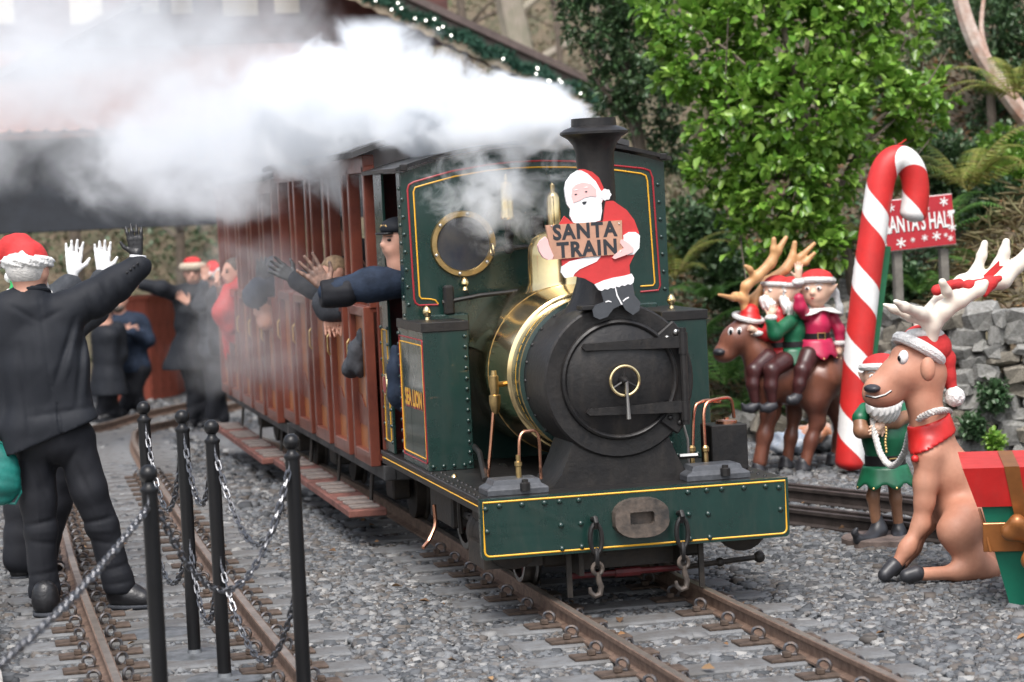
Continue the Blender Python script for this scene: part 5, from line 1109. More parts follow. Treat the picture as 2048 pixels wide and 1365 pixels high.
_fo = folds(.0045, 13, 5); _cx = fm(92, 740)[0]; _cr = creases(fm, [((148, 636), (105, 770), .011, .013), ((158, 640), (122, 770), -.007, .014), ((165, 650), (150, 810), .011, .013), ((176, 655), (166, 800), -.007, .013), ((186, 660), (180, 790), .009, .012), ((195, 568), (212, 628), .010, .012), ((208, 565), (224, 622), -.006, .012), ((222, 558), (240, 608), .009, .011), ((168, 585), (186, 645), .010, .012), ((245, 545), (262, 585), .007, .010), ((55, 830), (190, 812), .007, .014), ((38, 690), (58, 870), .009, .014), ((62, 640), (72, 720), .006, .012), ((112, 805), (122, 905), .014, .006), ((20, 610), (70, 640), .007, .011), ((120, 620), (80, 642), .006, .011)]); s.dis = lambda X: _fo(X)*.7+_cr(X)+.003*np.exp(-((X[:, 0]-_cx-.06*(1.1-X[:, 2]))/.007)**2)*(X[:, 2] < 1.35); h0, h1 = fm(25, 905), fm(205, 828); hn = np.array((h1[2]-h0[2], 0, -(h1[0]-h0[0]))); s.plane((h0+h1)/2, hn if hn[2] < 0 else -hn); s.plane(fm(284, 512, -.02), fm(290, 498)-fm(262, 548)); s.build('jacket', M_suit, PM, .0085)
MB().lathe(fm(275, 524, -.02), [(.038, -.02), (.040, 0), (.037, .030), (.030, .031)], fm(276, 470)-fm(272, 522), 20).build('shirt_cuff', M_shirt, PM, smooth=True)
for i in range(4): MB().ball(fm(252+i*7, 545-i*6, -.02)-(0, .066, 0), .006, 8, 5).build('cuff_button', M_leather, PM, smooth=True)
hand_soft(fm(274, 512, -.02), fm(266, 462)-fm(272, 512), (-1, .1, 0), (0, 1, 0), .155, .25, .35).build('glove', M_leather, PM, .006)
s = Soft(.03); s.ell(fm(108, 875, .01), (.18, .13, .12)); s.chain([fm(150, 890), fm(178, 980, -.02), fm(203, 1050, -.01), fm(238, 1165, .0), fm(243, 1182)], [.092, .080, .070, .065, .063]); s.chain([fm(72, 900, .03), fm(76, 1000, .03), fm(82, 1060, .03), fm(88, 1180, .03), fm(89, 1200, .03)], [.092, .080, .070, .065, .063]); _ft = folds(.0035, 15, 9); _ct = creases(fm, [((150, 925), (186, 1005), .010, .013), ((162, 1045), (228, 1030), .011, .011), ((166, 1060), (228, 1056), -.007, .011), ((170, 1078), (232, 1085), .010, .011), ((200, 1140), (264, 1122), .011, .009), ((205, 1153), (264, 1140), -.007, .009), ((208, 1168), (268, 1158), .011, .009), ((48, 1052), (112, 1038), .011, .011), ((52, 1066), (112, 1060), -.006, .011), ((54, 1082), (114, 1086), .010, .011), ((58, 1152), (118, 1140), .010, .009), ((60, 1172), (120, 1166), .011, .009), ((92, 900), (112, 960), .010, .012), ((150, 895), (122, 950), .010, .012), ((70, 960), (86, 1165), -.006, .007), ((176, 985), (236, 1150), -.006, .007), ((60, 920), (96, 1000), .008, .013)]); s.dis = lambda X: _ft(X)+_ct(X)*np.where(X[:, 2] < .3, .55, .9); s.plane(fm(0, 1205), (0, 0, -1)); s.plane((0, 0, G+.045), (0, 0, -1)); s.build('trousers', M_trou, PM, .0085)
g = lambda p: np.array((p[0], p[1], G))
shoe(PM, g(fm(240, 1200, .02)), g(fm(286, 1195, -.04)), .056); shoe(PM, g(fm(92, 1215, -.03)), g(fm(94, 1215, .15)), .058)
MB().tube([fm(65+33*math.cos(a), 584+8*math.sin(a), .072*math.sin(a)) for a in np.linspace(0, 6.283, 25)[:-1]], .011, 8, closed=True).build('collar', M_suit, PM, smooth=True)
Soft(.02).ell(fm(-10, 870), .05).build('hand', M_face, PM, .01)
BG = empty('carrier_bag', tuple(fm(5, 1000)), label='teal cloth carrier bag hanging beside the suited person', cat='bag')
s = Soft(.03); s.ell(fm(-8, 945, -.05), (.10, .06, .13)); s.ell(fm(2, 975, -.05), (.09, .06, .07)); s.dis = folds(.010, 25, 4); s.build('bag_body', M_teal, BG, .010)
MB().tube([fm(-14, 880, -.05), fm(12, 890, -.05), fm(24, 920, -.05)], .008, 6).tube([fm(30, 950, -.06), fm(42, 985, -.06), fm(30, 1008, -.06), fm(5, 1005, -.06)], .007, 6).build('strap', M_teal, BG, smooth=True)

# ---- figures in front of and behind
def figure(label, y, P, name='person', coat=M_suit, legs=M_trou, coat_hem=None, skin=M_face, fdir=(-.3, -1, 0), hair=M_hairk, style='short', beard=None, hat=None, arms=(), hands=(), seed=1, coat_scale=1., group=None, hm=None, width=1.):
    """P: photo pixels of head, neck, chest, hip, feet at distance y"""
    f = lambda px, py, dy=0.: at(px, py, y+dy); k = (y+10.3)/FPX
    e = empty(name, tuple(f(*P['feet'][0])) if P.get('feet') else tuple(f(*P['hip'])), label=label, cat='person'); 
    if group: e['group'] = group
    r = P.get('hr', .118); hc = f(*P['head']); s = Soft(.03); R = head_soft(s, hc, fdir, r); ch, hp = f(*P['chest']), f(*P['hip']); nk = hc-(0, 0, r*1.1)
    s.chain([hp, ch, nk], [.11, .12, .06])
    for a in arms: s.chain([f(*p) for p in a], [.05, .042, .03][:len(a)])
    ft = [f(*p) for p in P.get('feet', [])]; ft = [np.array((p[0], p[1], G+float(gr(p[1])))) for p in ft]
    sd = R[:, 1]
    for i, p in enumerate(ft): q = 1 if i else -1; s.chain([hp+sd*q*.08, (hp+p)/2+sd*q*.05-R[:, 0]*.0, p+(0, 0, .08)], [.08, .055, .04])
    s.build('body', skin, e, .013); face_bits(e, hc, R, r, hair, style, beard)
    s = Soft(.05); Rz = R; up = (ch-hp)
    s.ell(ch+(0, 0, .10), (.13, .205*width, .12), Rz); s.ell(ch, (.135, .19*width, .20), Rz); s.ell((ch+hp)/2, (.14, .19*width, .2), Rz); s.ell(hp, (.15, .195*width, .16), Rz)
    if coat_hem is not None: hm_ = f(*coat_hem); s.ell((hp+hm_)/2, (.17, .22*width, .25), Rz); s.ell(hm_, (.19, .25*width, .2), Rz); s.plane(hm_, (0, 0, -1))
    else: s.plane(hp-(0, 0, .08), (0, 0, -1))
    for a in arms: s.chain([f(*p) for p in a], [.085, .075, .055][:len(a)])
    s.dis = folds(.006, 16, seed); s.build('coat', coat, e, .014)
    if ft:
        s = Soft(.04); s.ell(hp-(0, 0, .04), (.135, .18, .12), Rz)
        for i, p in enumerate(ft): q = 1 if i else -1; s.chain([hp+sd*q*.085-(0, 0, .05), (hp+p)/2+sd*q*.05, p+(0, 0, .09)], [.115, .09, .075])
        s.dis = folds(.006, 16, seed+1); s.build('trousers', legs, e, .014)
        for p in ft: shoe(e, p, p+R[:, 0]*.16, .045)
    for h_ in hands:
        w, d, m, L_ = h_; w = f(*w); hand_soft(w, d, (1, 0, .1) if abs(d[0]) < .7 else (0, 0, 1.), (0, -1, .1), L_, .3, .25).build('glove' if m is not M_face and m is not M_sooty else 'hand', m, e, .007)
    if hat == 'fur':
        b = Soft(.02)
        for a in np.linspace(0, 6.283, 15)[:-1]: b.ell(hc+R@np.array((-.05+.85*math.cos(a), .80*math.sin(a), .55))*r, r*.36)
        b.build('hat_trim', M_cream, e, .010); Soft(.02).ell(hc+(0, 0, r*.95), (r*.75, r*.75, r*.45)).build('hat', M_redf, e, .010)
    elif hat == 'santa': santa_hat(e, hc, R, r, [(-.05, 0, .7), (-.2, .3, 1.0), (-.3, .8, .9), (-.3, 1.1, .5)])
    elif hat == 'green': santa_hat(e, hc, R, r, [(-.05, 0, .7), (-.1, -.3, 1.1), (-.1, -.8, 1.2)], M_greenf)
    elif hat == 'knit': s = Soft(.02); s.ell(hc+R@np.array((-.08, 0, .35))*r, (r*.97, r*.84, r*.82), R); s.plane(hc+(0, 0, r*.22), (0, 0, -1)); s.build('hat', hm or M_suit, e, .010)
    elif hat == 'cap':
        s = Soft(.015); s.ell(hc+R@np.array((-.08, 0, .62))*r, (r*.95, r*.86, r*.55), R); s.plane(hc+(0, 0, r*.42), (0, 0, -1)); s.build('cap', M_suit, e, .008)
        s = Soft(.01); s.ell(hc+R@np.array((.78, 0, .38))*r, (r*.42, r*.62, r*.07), R); s.build('cap_peak', M_leather, e, .006)
        MB().tube([hc+R@np.array((.80, q*.09, .70+.08*(i % 2)))*r for i, q in enumerate((-3, -2, -1, 0, 1, 2, 3))], .004, 5).build('cap_badge', M_gold, e)
    return e
figure('person in green and dark coat hidden behind the suited person, both white gloves raised', 2.6, dict(head=(60, 610), chest=(85, 720), hip=(90, 850), feet=[(38, 1130), (82, 1130)]), coat=M_dkgrey, hat='green', fdir=(.5, .8, 0), arms=[[(30, 660), (70, 625), (140, 570)], [(130, 660), (185, 620), (205, 560)]], hands=[((146, 548), (.1, 0, 1), M_glovew, .18), ((205, 545), (.05, 0, 1), M_glovew, .17)], seed=3)
figure('person in long black overcoat and fur hat stretching one arm out', 14.6, dict(head=(386, 547), chest=(385, 610), hip=(388, 690), feet=[(385, 858), (415, 858)]), coat_hem=(375, 738), fdir=(-.2, -1, 0), hat='fur', arms=[[(362, 592), (325, 578, -.1), (285, 570, -.1)], [(408, 595), (418, 632, -.15), (385, 612, -.25)]], hands=[((280, 569, -.1), (-1, 0, .1), M_face, .17), ((378, 608, -.25), (-.6, 0, .6), M_face, .17)], seed=5)
figure('person in dark coat and white-trimmed hat by the carriage, hand raised to face', 14.2, dict(head=(428, 558), chest=(432, 630), hip=(432, 700), feet=[(425, 850), (445, 850)]), fdir=(-.8, -.6, 0), hat='santa', coat=M_dkgrey, arms=[[(415, 605), (402, 610, -.15), (408, 570, -.2)], [(450, 605), (455, 640), (440, 660, -.2)]], hands=[((409, 560, -.2), (.1, 0, 1), M_face, .17)], hair=M_hairw, seed=6)
figure('bearded person in navy jacket and dark knit hat with clasped hands', 16.8, dict(head=(238, 602), chest=(257, 665), hip=(265, 730), feet=[(250, 851), (285, 849)]), fdir=(-.35, -1, 0), coat=M_navy, hat='knit', beard=M_hairk, arms=[[(232, 645), (222, 685, -.1), (245, 665, -.25)], [(283, 645), (295, 680, -.1), (265, 665, -.25)]], hands=[((250, 662, -.26), (.8, 0, .1), M_face, .16), ((262, 662, -.26), (-.8, 0, .0), M_face, .16)], seed=7)
figure('person in black coat and red hat half hidden beside the suited person', 16.4, dict(head=(208, 622), chest=(212, 690), hip=(215, 750), feet=[(205, 853), (228, 853)]), coat_hem=(216, 790), fdir=(-.9, -.4, 0), coat=M_suit, hat='santa', arms=[[(235, 660), (240, 710), (225, 740, -.1)]], seed=8)
# driver at the cab opening
figure('locomotive driver in navy overall and peaked cap waving a sooty hand from the cab', 1.93, dict(head=(796, 482), chest=(905, 585), hip=(915, 690), hr=.100), coat=M_navy, fdir=(-.92, -.4, 0), hat='cap', arms=[[(850, 555), (745, 570, .0), (660, 583, .0)]], hands=[], seed=11)
DRV = [o for o in bpy.data.objects if o.get('label', '').startswith('locomotive driver')][0]
fq = lambda px, py, dy=0.: at(px, py, 1.93+dy)
hand_soft(fq(657, 578), (-.62, .1, .78), (.75, 0, .62), (-.1, -1, 0), .205, .5, .12).build('hand', M_sooty, DRV, .006)
s = Soft(.02); s.cap(fq(690, 583), fq(652, 588), .072, .066); s.plane(fq(640, 588), (-1, 0, 0)); s.dis = folds(.005, 20, 4); s.build('sleeve', M_trou, DRV, .008)
# passengers leaning out
def sidey(px, x=-.66): return CAMP[1]+(x-CAMP[0])/( (_fw*FPX+_rr*(px-1024))[0]/(_fw*FPX+_rr*(px-1024))[1])
y1 = sidey(655); figure('passenger with grey hair looking out of the front carriage in dark grey coat', y1, dict(head=(684, 478), chest=(716, 555, .35), hip=(722, 640, .5)), coat=M_dkgrey, fdir=(-.9, -.45, 0), hair=M_hairk, arms=[[(680, 540), (640, 575, -.05), (595, 560, -.05)]], hands=[((590, 558, -.05), (-.8, 0, .55), M_greyg, .185)], seed=12)
y1 = sidey(672); figure('child with fair hair leaning over the front carriage door', y1-.2, dict(head=(668, 545), chest=(690, 592, .25), hip=(705, 650, .5), hr=.085), coat=M_dkgrey, fdir=(-.7, -.3, -.3), hair=M_hairb, arms=[[(670, 590), (655, 610, -.05), (655, 622, -.06)], [(690, 595), (690, 612, -.05), (684, 618, -.06)]], hands=[((655, 624, -.07), (.15, 0, -1), M_face, .15), ((684, 620, -.07), (-.2, 0, -1), M_face, .15)], seed=13, width=.7)
y1 = sidey(545); figure('passenger in navy jacket and black knit hat leaning out of the front carriage', y1, dict(head=(530, 608), chest=(562, 575, .2), hip=(590, 615, .5), hr=.105), coat=M_navy, fdir=(-.8, -.3, -.5), hat='knit', arms=[[(545, 560), (510, 590, -.05), (516, 572, -.1)]], hands=[((520, 562, -.1), (.2, 0, 1), M_leather, .17)], seed=14, width=.8)
y1 = sidey(470); figure('passenger in bright red jacket leaning out of the second carriage, bare hand raised', y1, dict(head=(468, 545), chest=(476, 640, .1), hip=(488, 700, .5), hr=.105), coat=M_redj, fdir=(-.8, -.3, 0), hair=M_hairk, arms=[[(466, 585), (448, 625, -.05), (455, 655, -.05)], [(478, 580), (488, 575, -.1), (490, 560, -.1)]], hands=[((490, 558, -.1), (-.1, 0, 1), M_face, .18)], seed=15, width=.8)
y1 = sidey(430); figure('passenger with white hair at the tail of the train holding on', y1, dict(head=(447, 560), chest=(452, 620), hip=(456, 690), hr=.105), coat=M_suit, fdir=(-.7, -.7, 0), hair=M_hairw, seed=16, width=.8)
# cloths hung over the doors
for i, (P_c, y_, m, lab) in enumerate((([(722, 672), (712, 705), (706, 735), (716, 750)], sidey(715)-.1, M_dkgrey, 'dark grey coat hanging over the front carriage door'), ([(797, 705), (794, 740), (797, 790), (803, 815)], 1.84, M_navy, 'navy blue cloth hanging from the cab doorway'))):
    s = Soft(.03); s.chain([at(a, b, y_) for a, b in P_c], [.032, .046, .044, .015]); s.dis = folds(.012, 34, i+2); tag(s.build('hanging_cloth', m, None, .008), lab, 'cloth')
# ------------------------------------------------------------------ station building
M_tile = mat('terracotta scallop tile', (.30, .125, .085), .8, 0, .3, 6, .3, 40, col2=(.19, .08, .06)); M_cream = mat('cream render', (.66, .60, .46), .8, 0, .1, 4, .2, 30)
M_timber = mat('dark red-brown timber', (.115, .045, .038), .65, 0, .2, 6, .2, 30); M_dark = mat('overhang shade boarding', (.020, .024, .032), .6, 0, .2, 5, .2, 20); M_barge = mat('brown barge board', (.12, .088, .080), .6, 0, .2, 6); M_creamb = mat('cream scalloped trim', (.62, .52, .38), .7)  # M_dark has the shade under the overhangs painted into its colour
ST = empty('station_building', (-1.5, 19, G-.37), label='half-timbered station building with scalloped red tile roof half hidden in steam', cat='building')
YE_, YW_ = 17.6, 19.1
e0, e1 = at(0, 270, YE_), at(600, 236, YE_); ze = (e0[2]+e1[2])/2; zw = at(300, 100, YW_)[2]; XL, XR = -8., 2.75
sl = np.array((0, YW_-YE_, zw-ze)); sll = np.linalg.norm(sl); sl /= sll; up_ = np.cross((1., 0, 0), sl)
MB().add([(XL, YE_+.05, ze-.03), (XR, YE_+.05, ze-.03), (XR, YW_+.05, zw-.03), (XL, YW_+.05, zw-.03), (XL, YE_+.05, ze-.09), (XR, YE_+.05, ze-.09), (XR, YW_+.05, zw-.09), (XL, YW_+.05, zw-.09)], [(0, 1, 2, 3), (7, 6, 5, 4), (0, 4, 5, 1), (1, 5, 6, 2), (2, 6, 7, 3), (3, 7, 4, 0)]).build('roof_deck', M_tile, ST)
tw_, ex = .196, .122
tp_ = [(-.5, .19), (-.5, -.0)]+[(-.5+.5*(1-math.cos(a)), -.085*math.sin(a)) for a in np.linspace(.3, math.pi-.3, 6)]+[(.5, -.0), (.5, .19)]
bt = MB().prism([(a*tw_*.97, b) for a, b in tp_], (0, 0, 0), (1, 0, 0), (0, 1, 0), .014); o = bt.build('roof_tile', M_tile, origin=np.zeros(3)); TILE = o.data; bpy.data.objects.remove(o)
rows = int(sll/ex); R_t = Matrix(np.stack([(1, 0, 0), sl, up_], 1).tolist()); rest = []
for r in range(rows):
    xs_ = np.arange(XL+.1+(tw_/2 if r % 2 else 0), XR-.05, tw_)
    for x in xs_:
        p = np.array((x, YE_, ze))+sl*(r*ex+.03)+up_*(.004+random.uniform(0, .006))
        if -3.1 < x < 1.2:
            o = bpy.data.objects.new('roof_tile', TILE); COL.objects.link(o); o.parent = ST; o.location = p-off(ST); ro = R_t @ Matrix.Rotation(random.uniform(.03, .07), 3, 'X'); o.rotation_euler = ro.to_euler()
        else: rest.append(p)
Vt = np.array([v.co[:] for v in TILE.vertices]); Ft = [tuple(p.vertices) for p in TILE.polygons]; b = MB(); Rn = np.array(R_t)
for p in rest: b.add(Vt@Rn.T+p, Ft)
b.build('roof_tiles_beyond', M_tile, ST, kind='stuff')
# lower canopy: near-black boards stand in for the shade of the deep overhang
zs = at(200, 462, YE_+.3)[2]
MB().box(((XL+XR)/2, YE_+.32, (ze+zs)/2-.02), (XR-XL, .10, ze-zs-.06), bev=.01).build('canopy_shade_fascia', M_dark, ST)
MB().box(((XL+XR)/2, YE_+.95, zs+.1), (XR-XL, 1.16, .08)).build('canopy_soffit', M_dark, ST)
for x in (-7.8, -4.4, 2.6): MB().box((x, YE_+.5, (zs+G-.36)/2), (.16, .16, zs-(G-.36)), bev=.01).build('canopy_post', M_timber, ST)
# upper half-timbered wall
MB().box(((XL+XR)/2+.3, YW_+.15, zw+1.4), (XR-XL+.6, .2, 2.9)).build('gable_wall', M_timber, ST)
for x0, x1, y1_ in ((-80, 30, 48), (130, 207, 48), (275, 318, 26), (334, 386, 27), (437, 517, 31), (541, 600, 26)):
    a, b_ = at(x0, -150, YW_), at(x1, y1_, YW_); MB().box(((a[0]+b_[0])/2, YW_+.03, (a[2]+b_[2])/2), (b_[0]-a[0], .03, a[2]-b_[2]), bev=.004).build('cream_panel', M_cream, ST)
MB().box(((XL+XR)/2, YW_+.01, at(300, 75, YW_)[2]), (XR-XL, .06, .2), bev=.008).build('timber_rail', M_timber, ST)
# gable roof edge with trim, lights and garland
YB = 18.5; b0, b1 = at(520, -95, YB), at(1245, 238, YB); dv = b1-b0; ln = np.linalg.norm(dv); dv /= ln; nv = np.array((-dv[2], 0, dv[0])); nv = nv if nv[2] > 0 else -nv
mid = (b0+b1)/2
MB().box(mid+nv*.16, (ln, .06, .12), R=frame(dv, nv), bev=.006).build('barge_board', M_barge, ST)
MB().box(mid+nv*.25+(0, 1.0, 0), (ln, 2.2, .08), R=frame(dv, nv)).build('gable_roof_slope', M_barge, ST)
apx = b0; dvl = np.array((-dv[0], 0, dv[2])); MB().box(apx+dvl*ln/2+nv*.2+(-.1, 1.0, 0), (ln, 2.2, .08), R=frame(dvl, (dv[2]*-1, 0, dv[0]))).build('gable_roof_slope', M_barge, ST)
sc_ = [(0, .0)]
N_ = 46
sc_ = [(ln*i/N_/1., -.05-.028*abs(math.sin(i*math.pi/2))) for i in range(N_+1)]
MB().prism([(a-ln/2, b) for a, b in sc_]+[(ln/2, .035), (-ln/2, .035)], mid+(0, -.02, 0), dv, nv, .02).build('scalloped_trim', M_creamb, ST)
MB().box(mid+nv*.07+(0, .1, 0), (ln, .04, .09), R=frame(dv, nv)).build('soffit_board', M_dark, ST)
GL = empty('garland', tuple(mid), label='green fir garland with white bulbs along the station gable', cat='garland')
M_fir = leafmat('fir needles', [(.02, .07, .05), (.03, .10, .065), (.05, .14, .09)], .6); n = 6500
t = RNG.uniform(0, 1, n); cen = b0+dv*(t*ln)[:, None]+nv*.07+np.array((0, -.07, 0)); cen = cen+nv*(.03*np.sin(t*60))[:, None]; d = RNG.normal(size=(n, 3)); d /= np.linalg.norm(d, axis=1)[:, None]; sdv = np.cross(d, RNG.normal(size=(n, 3))); sdv /= np.linalg.norm(sdv, axis=1)[:, None]
le = RNG.uniform(.06, .13, n)[:, None]; V = np.stack([cen-sdv*.008, cen+sdv*.008, cen+d*le+sdv*.004, cen+d*le-sdv*.004], 1).reshape(-1, 3); mesh('fir_needles', V, np.arange(4*n).reshape(-1, 4), M_fir, GL)
MB().tube([b0+dv*ln*q+nv*.07+(0, -.07, 0)+nv*.03*math.sin(q*60) for q in np.linspace(0, 1, 60)], .014, 5).build('stem', mat('garland wire', (.02, .04, .02)), GL)
mb = bpy.data.materials.new('lit bulb'); mb.use_nodes = True; mb.node_tree.nodes['Principled BSDF'].inputs['Emission Color'].default_value = (1, .96, .88, 1); mb.node_tree.nodes['Principled BSDF'].inputs['Emission Strength'].default_value = 3
o = MB().ball((0, 0, 0), .011, 8, 5).build('bulb', mb, smooth=True, origin=np.zeros(3)); BULB = o.data; bpy.data.objects.remove(o)
for q in np.sort(RNG.uniform(.02, .98, 34)): inst('bulb', BULB, GL, b0+dv*ln*q+nv*(.07+random.uniform(-.06, .06))+(0, -.15, 0))
# low red curved boundary wall behind the loop
M_rw = mat('red-painted boarding', (.36, .085, .050), .65, 0, .2, 5, .2, 20); RW = empty('curved_wall', (-.3, 18.2, G-.37), label='low red-painted wall curving away behind the bystanders', cat='wall')
pts = [(-.9, 18.8), (-.45, 19.0), (-.1, 19.6), (.15, 20.6), (.3, 21.8)]
for a, b_ in zip(pts[:-1], pts[1:]):
    a, b_ = np.array(a), np.array(b_); L_ = np.linalg.norm(b_-a)
    for j in range(3): p = a+(b_-a)*(j+.5)/3; MB().box((*p, .12), (L_/3-.006, .06, 1.15+.06*math.sin(p[1]*2)), rz=math.atan2(*(b_-a)[::-1]), bev=.005).build('board', M_rw, RW)
    p = (a+b_)/2; MB().box((*p, .73), (L_+.05, .10, .06), rz=math.atan2(*(b_-a)[::-1]), bev=.008).build('coping', M_rw, RW)
# ------------------------------------------------------------------ dry-stone wall
M_rock = mat('grey field stone', (.30, .30, .285), .85, 0, .3, 9, .6, 30, col2=(.15, .145, .13)); M_rock2 = mat('brown-grey field stone', (.25, .225, .185), .85, 0, .3, 9, .6, 30, col2=(.12, .11, .085))
def rock_mesh(seed, m):
    r = np.random.default_rng(seed); b = MB().box((0, 0, 0), (1, 1, 1), bev=.17); V = b.V[0]; V = V*(1+r.uniform(-.27, .22, V.shape))+vnoise(V, 3, seed)[:, None]*.05*np.sign(V); b.V[0] = V
    o = b.build('stone', m, origin=np.zeros(3)); me = o.data; bpy.data.objects.remove(o); return me
ROCKS = [rock_mesh(i, M_rock if i % 3 else M_rock2) for i in range(12)]
SW = empty('stone_wall', (3.4, 5.2, G), label='dry-stone retaining wall of rough grey stones at the foot of the bank', cat='wall')
WL = np.array([(3.02, 6.3), (3.35, 5.0), (4.3, 4.25), (5.2, 3.65)]); sg = np.linalg.norm(np.diff(WL, axis=0), axis=1); cu = np.concatenate([[0], np.cumsum(sg)])
hrow = 0
while hrow < .92:
    hh = random.uniform(.06, .12); u = random.uniform(0, .1)
    while u < cu[-1]:
        w = random.uniform(.07, .24); p = np.array([np.interp(u+w/2, cu, WL[:, k]) for k in range(2)]); q = np.array([np.interp(u+w/2+.05, cu, WL[:, k]) for k in range(2)])-p; ang = math.atan2(q[1], q[0])
        o = inst('stone', random.choice(ROCKS), SW, (p[0]+hrow*.10+random.uniform(-.03, .03), p[1]+random.uniform(-.03, .03), G+hrow+hh/2+random.uniform(-.012, .012)), ang+random.uniform(-.15, .15), (random.uniform(-.3, .3), random.uniform(-.28, .28)), (w*1.08, random.uniform(.16, .26), hh*random.uniform(.95, 1.5)))
        u += w
    hrow += hh
for k, (px, py, y_, w, h_) in enumerate(((1690, 640, 6.4, .34, .24), (1722, 600, 6.6, .30, .22), (1660, 700, 6.5, .3, .2), (1545, 850, 6.8, .3, .16), (1505, 855, 7.1, .28, .18))):
    p = at(px, py, y_); o = link('boulder', ROCKS[k], label=('large grey boulder on the bank behind the candy cane', 'rounded pale boulder above the others behind the candy cane', 'squat boulder on the bank behind the pink elf', 'low boulder behind the reindeer front legs', 'low boulder beside the locomotive copper pipes')[k], category=None) if False else link('boulder', ROCKS[k])
    tag(o, ('large grey boulder on the bank left of the candy cane', 'rounded pale boulder topmost on the bank by the candy cane', 'squat boulder on the bank behind the pink elf', 'low boulder behind the reindeer front legs', 'low boulder just right of the locomotive oil tank')[k], 'boulder', 'boulders along the bank')
    o.location = p; o.scale = (w, .3, h_); o.rotation_euler = (.1*k, .2-.1*k, .4*k)

# ------------------------------------------------------------------ foliage helpers
def leaves(name, C, D, L, Wd, m, parent=None, fold=.25, droop=.15, **k):
    """C: leaf bases, D: directions; each leaf a folded six-point blade"""
    n = len(C); D = D/np.linalg.norm(D, axis=1)[:, None]; up = np.array((0, 0, 1.))+RNG.normal(0, .35, (n, 3)); S = np.cross(D, up); S /= np.linalg.norm(S, axis=1)[:, None]+1e-9; N = np.cross(S, D)
    L = np.broadcast_to(L, n)[:, None]*RNG.uniform(.45, 1.35, (n, 1)); W_ = L*Wd
    mid = C+D*L*.5+N*0; tip = C+D*L-N*L*droop; e1 = C+D*L*.48+S*W_*.5+N*W_*fold; e2 = C+D*L*.48-S*W_*.5+N*W_*fold; f1 = C+D*L*.8+S*W_*.36+N*W_*fold*.5-N*L*droop*.5; f2 = C+D*L*.8-S*W_*.36+N*W_*fold*.5-N*L*droop*.5
    V = np.stack([C, e1, f1, tip, f2, e2], 1).reshape(-1, 3); i = 6*np.arange(n)[:, None]
    F = np.concatenate([i+np.array((0, 1, 2, 3)), i+np.array((0, 3, 4, 5))]); return mesh(name, V, F, m, parent, smooth=False, **k)
def blob_points(blobs, n, surf=.55):
    """points in a union of balls, denser towards the outside"""
    B = np.array([b[0] for b in blobs]); r = np.array([b[1] for b in blobs]); w = r**2/np.sum(r**2); j = RNG.choice(len(r), n, p=w)
    d = RNG.normal(size=(n, 3)); d /= np.linalg.norm(d, axis=1)[:, None]; rad = r[j]*(surf+(1-surf)*RNG.uniform(0, 1, n))**.8*(1+.12*np.sin(d[:, 0]*5+j)*np.sin(d[:, 2]*6+2*j)); return B[j]+d*rad[:, None], d
def rosettes(P, d, k, spread=.9):
    n = len(P); D = np.repeat(d, k, 0)+RNG.normal(0, spread, (n*k, 3)); D[:, 2] += .35; return np.repeat(P, k, 0)+RNG.normal(0, .015, (n*k, 3)), D
M_gris = leafmat('fresh green leaves', [(.08, .19, .025), (.14, .29, .04), (.20, .37, .055), (.30, .46, .09), (.11, .23, .035)], .25, .6, .3)
M_holly = leafmat('dark evergreen leaves', [(.03, .065, .028), (.05, .105, .042), (.075, .14, .055), (.11, .17, .08)], .35, .5, .25)
M_bark = mat('grey-brown bark', (.16, .125, .095), .9, 0, .3, 12, .6, 40, col2=(.09, .075, .06)); M_birch = mat('pale flaking bark', (.62, .53, .47), .85, 0, .3, 7, .6, 30, col2=(.40, .22, .16)); M_beech = mat('pale beech bark', (.36, .31, .255), .85, 0, .2, 4, .4, 20, col2=(.24, .23, .17))
def limb(b, pts, rs, n=8):
    P = np.array(pts, float); T_ = np.linspace(0, len(P)-1, len(P)*5); C = np.stack([np.interp(T_, np.arange(len(P)), P[:, i]) for i in range(3)], 1); C[1:-1] += RNG.normal(0, .006, C[1:-1].shape)
    for _ in range(4): C[1:-1] = (C[:-2]+2*C[1:-1]+C[2:])/4
    b.tube(C, np.interp(T_, np.arange(len(P)), rs), n)
# the big green shrub
YB2 = 6.4; fb = lambda a, b, dy=0.: at(a, b, YB2+dy); kb = (YB2+10.3)/FPX
BS = empty('shrub_tree', tuple(fb(1690, 620)), label='large bright green evergreen shrub behind the locomotive and candy cane', cat='shrub')
bl = [((1350, 30, .3), 80), ((1420, 120, .2), 120), ((1560, 60, .1), 130), ((1700, 60, .2), 120), ((1480, 240, 0), 115), ((1610, 230, -.2), 130), ((1740, 200, .0), 110), ((1830, 215, .1), 70), ((1880, 185, .2), 50), ((1440, 330, .1), 75), ((1560, 370, -.2), 115), ((1660, 340, -.1), 80), ((1530, 470, -.1), 75), ((1620, 470, -.2), 70), ((1470, 430, .0), 50), ((1660, 500, -.2), 45), ((1800, 60, .4), 90), ((1500, -60, .3), 150), ((1660, -80, .3), 150)]
P, d = blob_points([(fb(*c), kb*r) for c, r in bl], 1900); P, D_ = rosettes(P, d, 8); leaves('crown', P, D_, .082, .60, M_gris, BS)
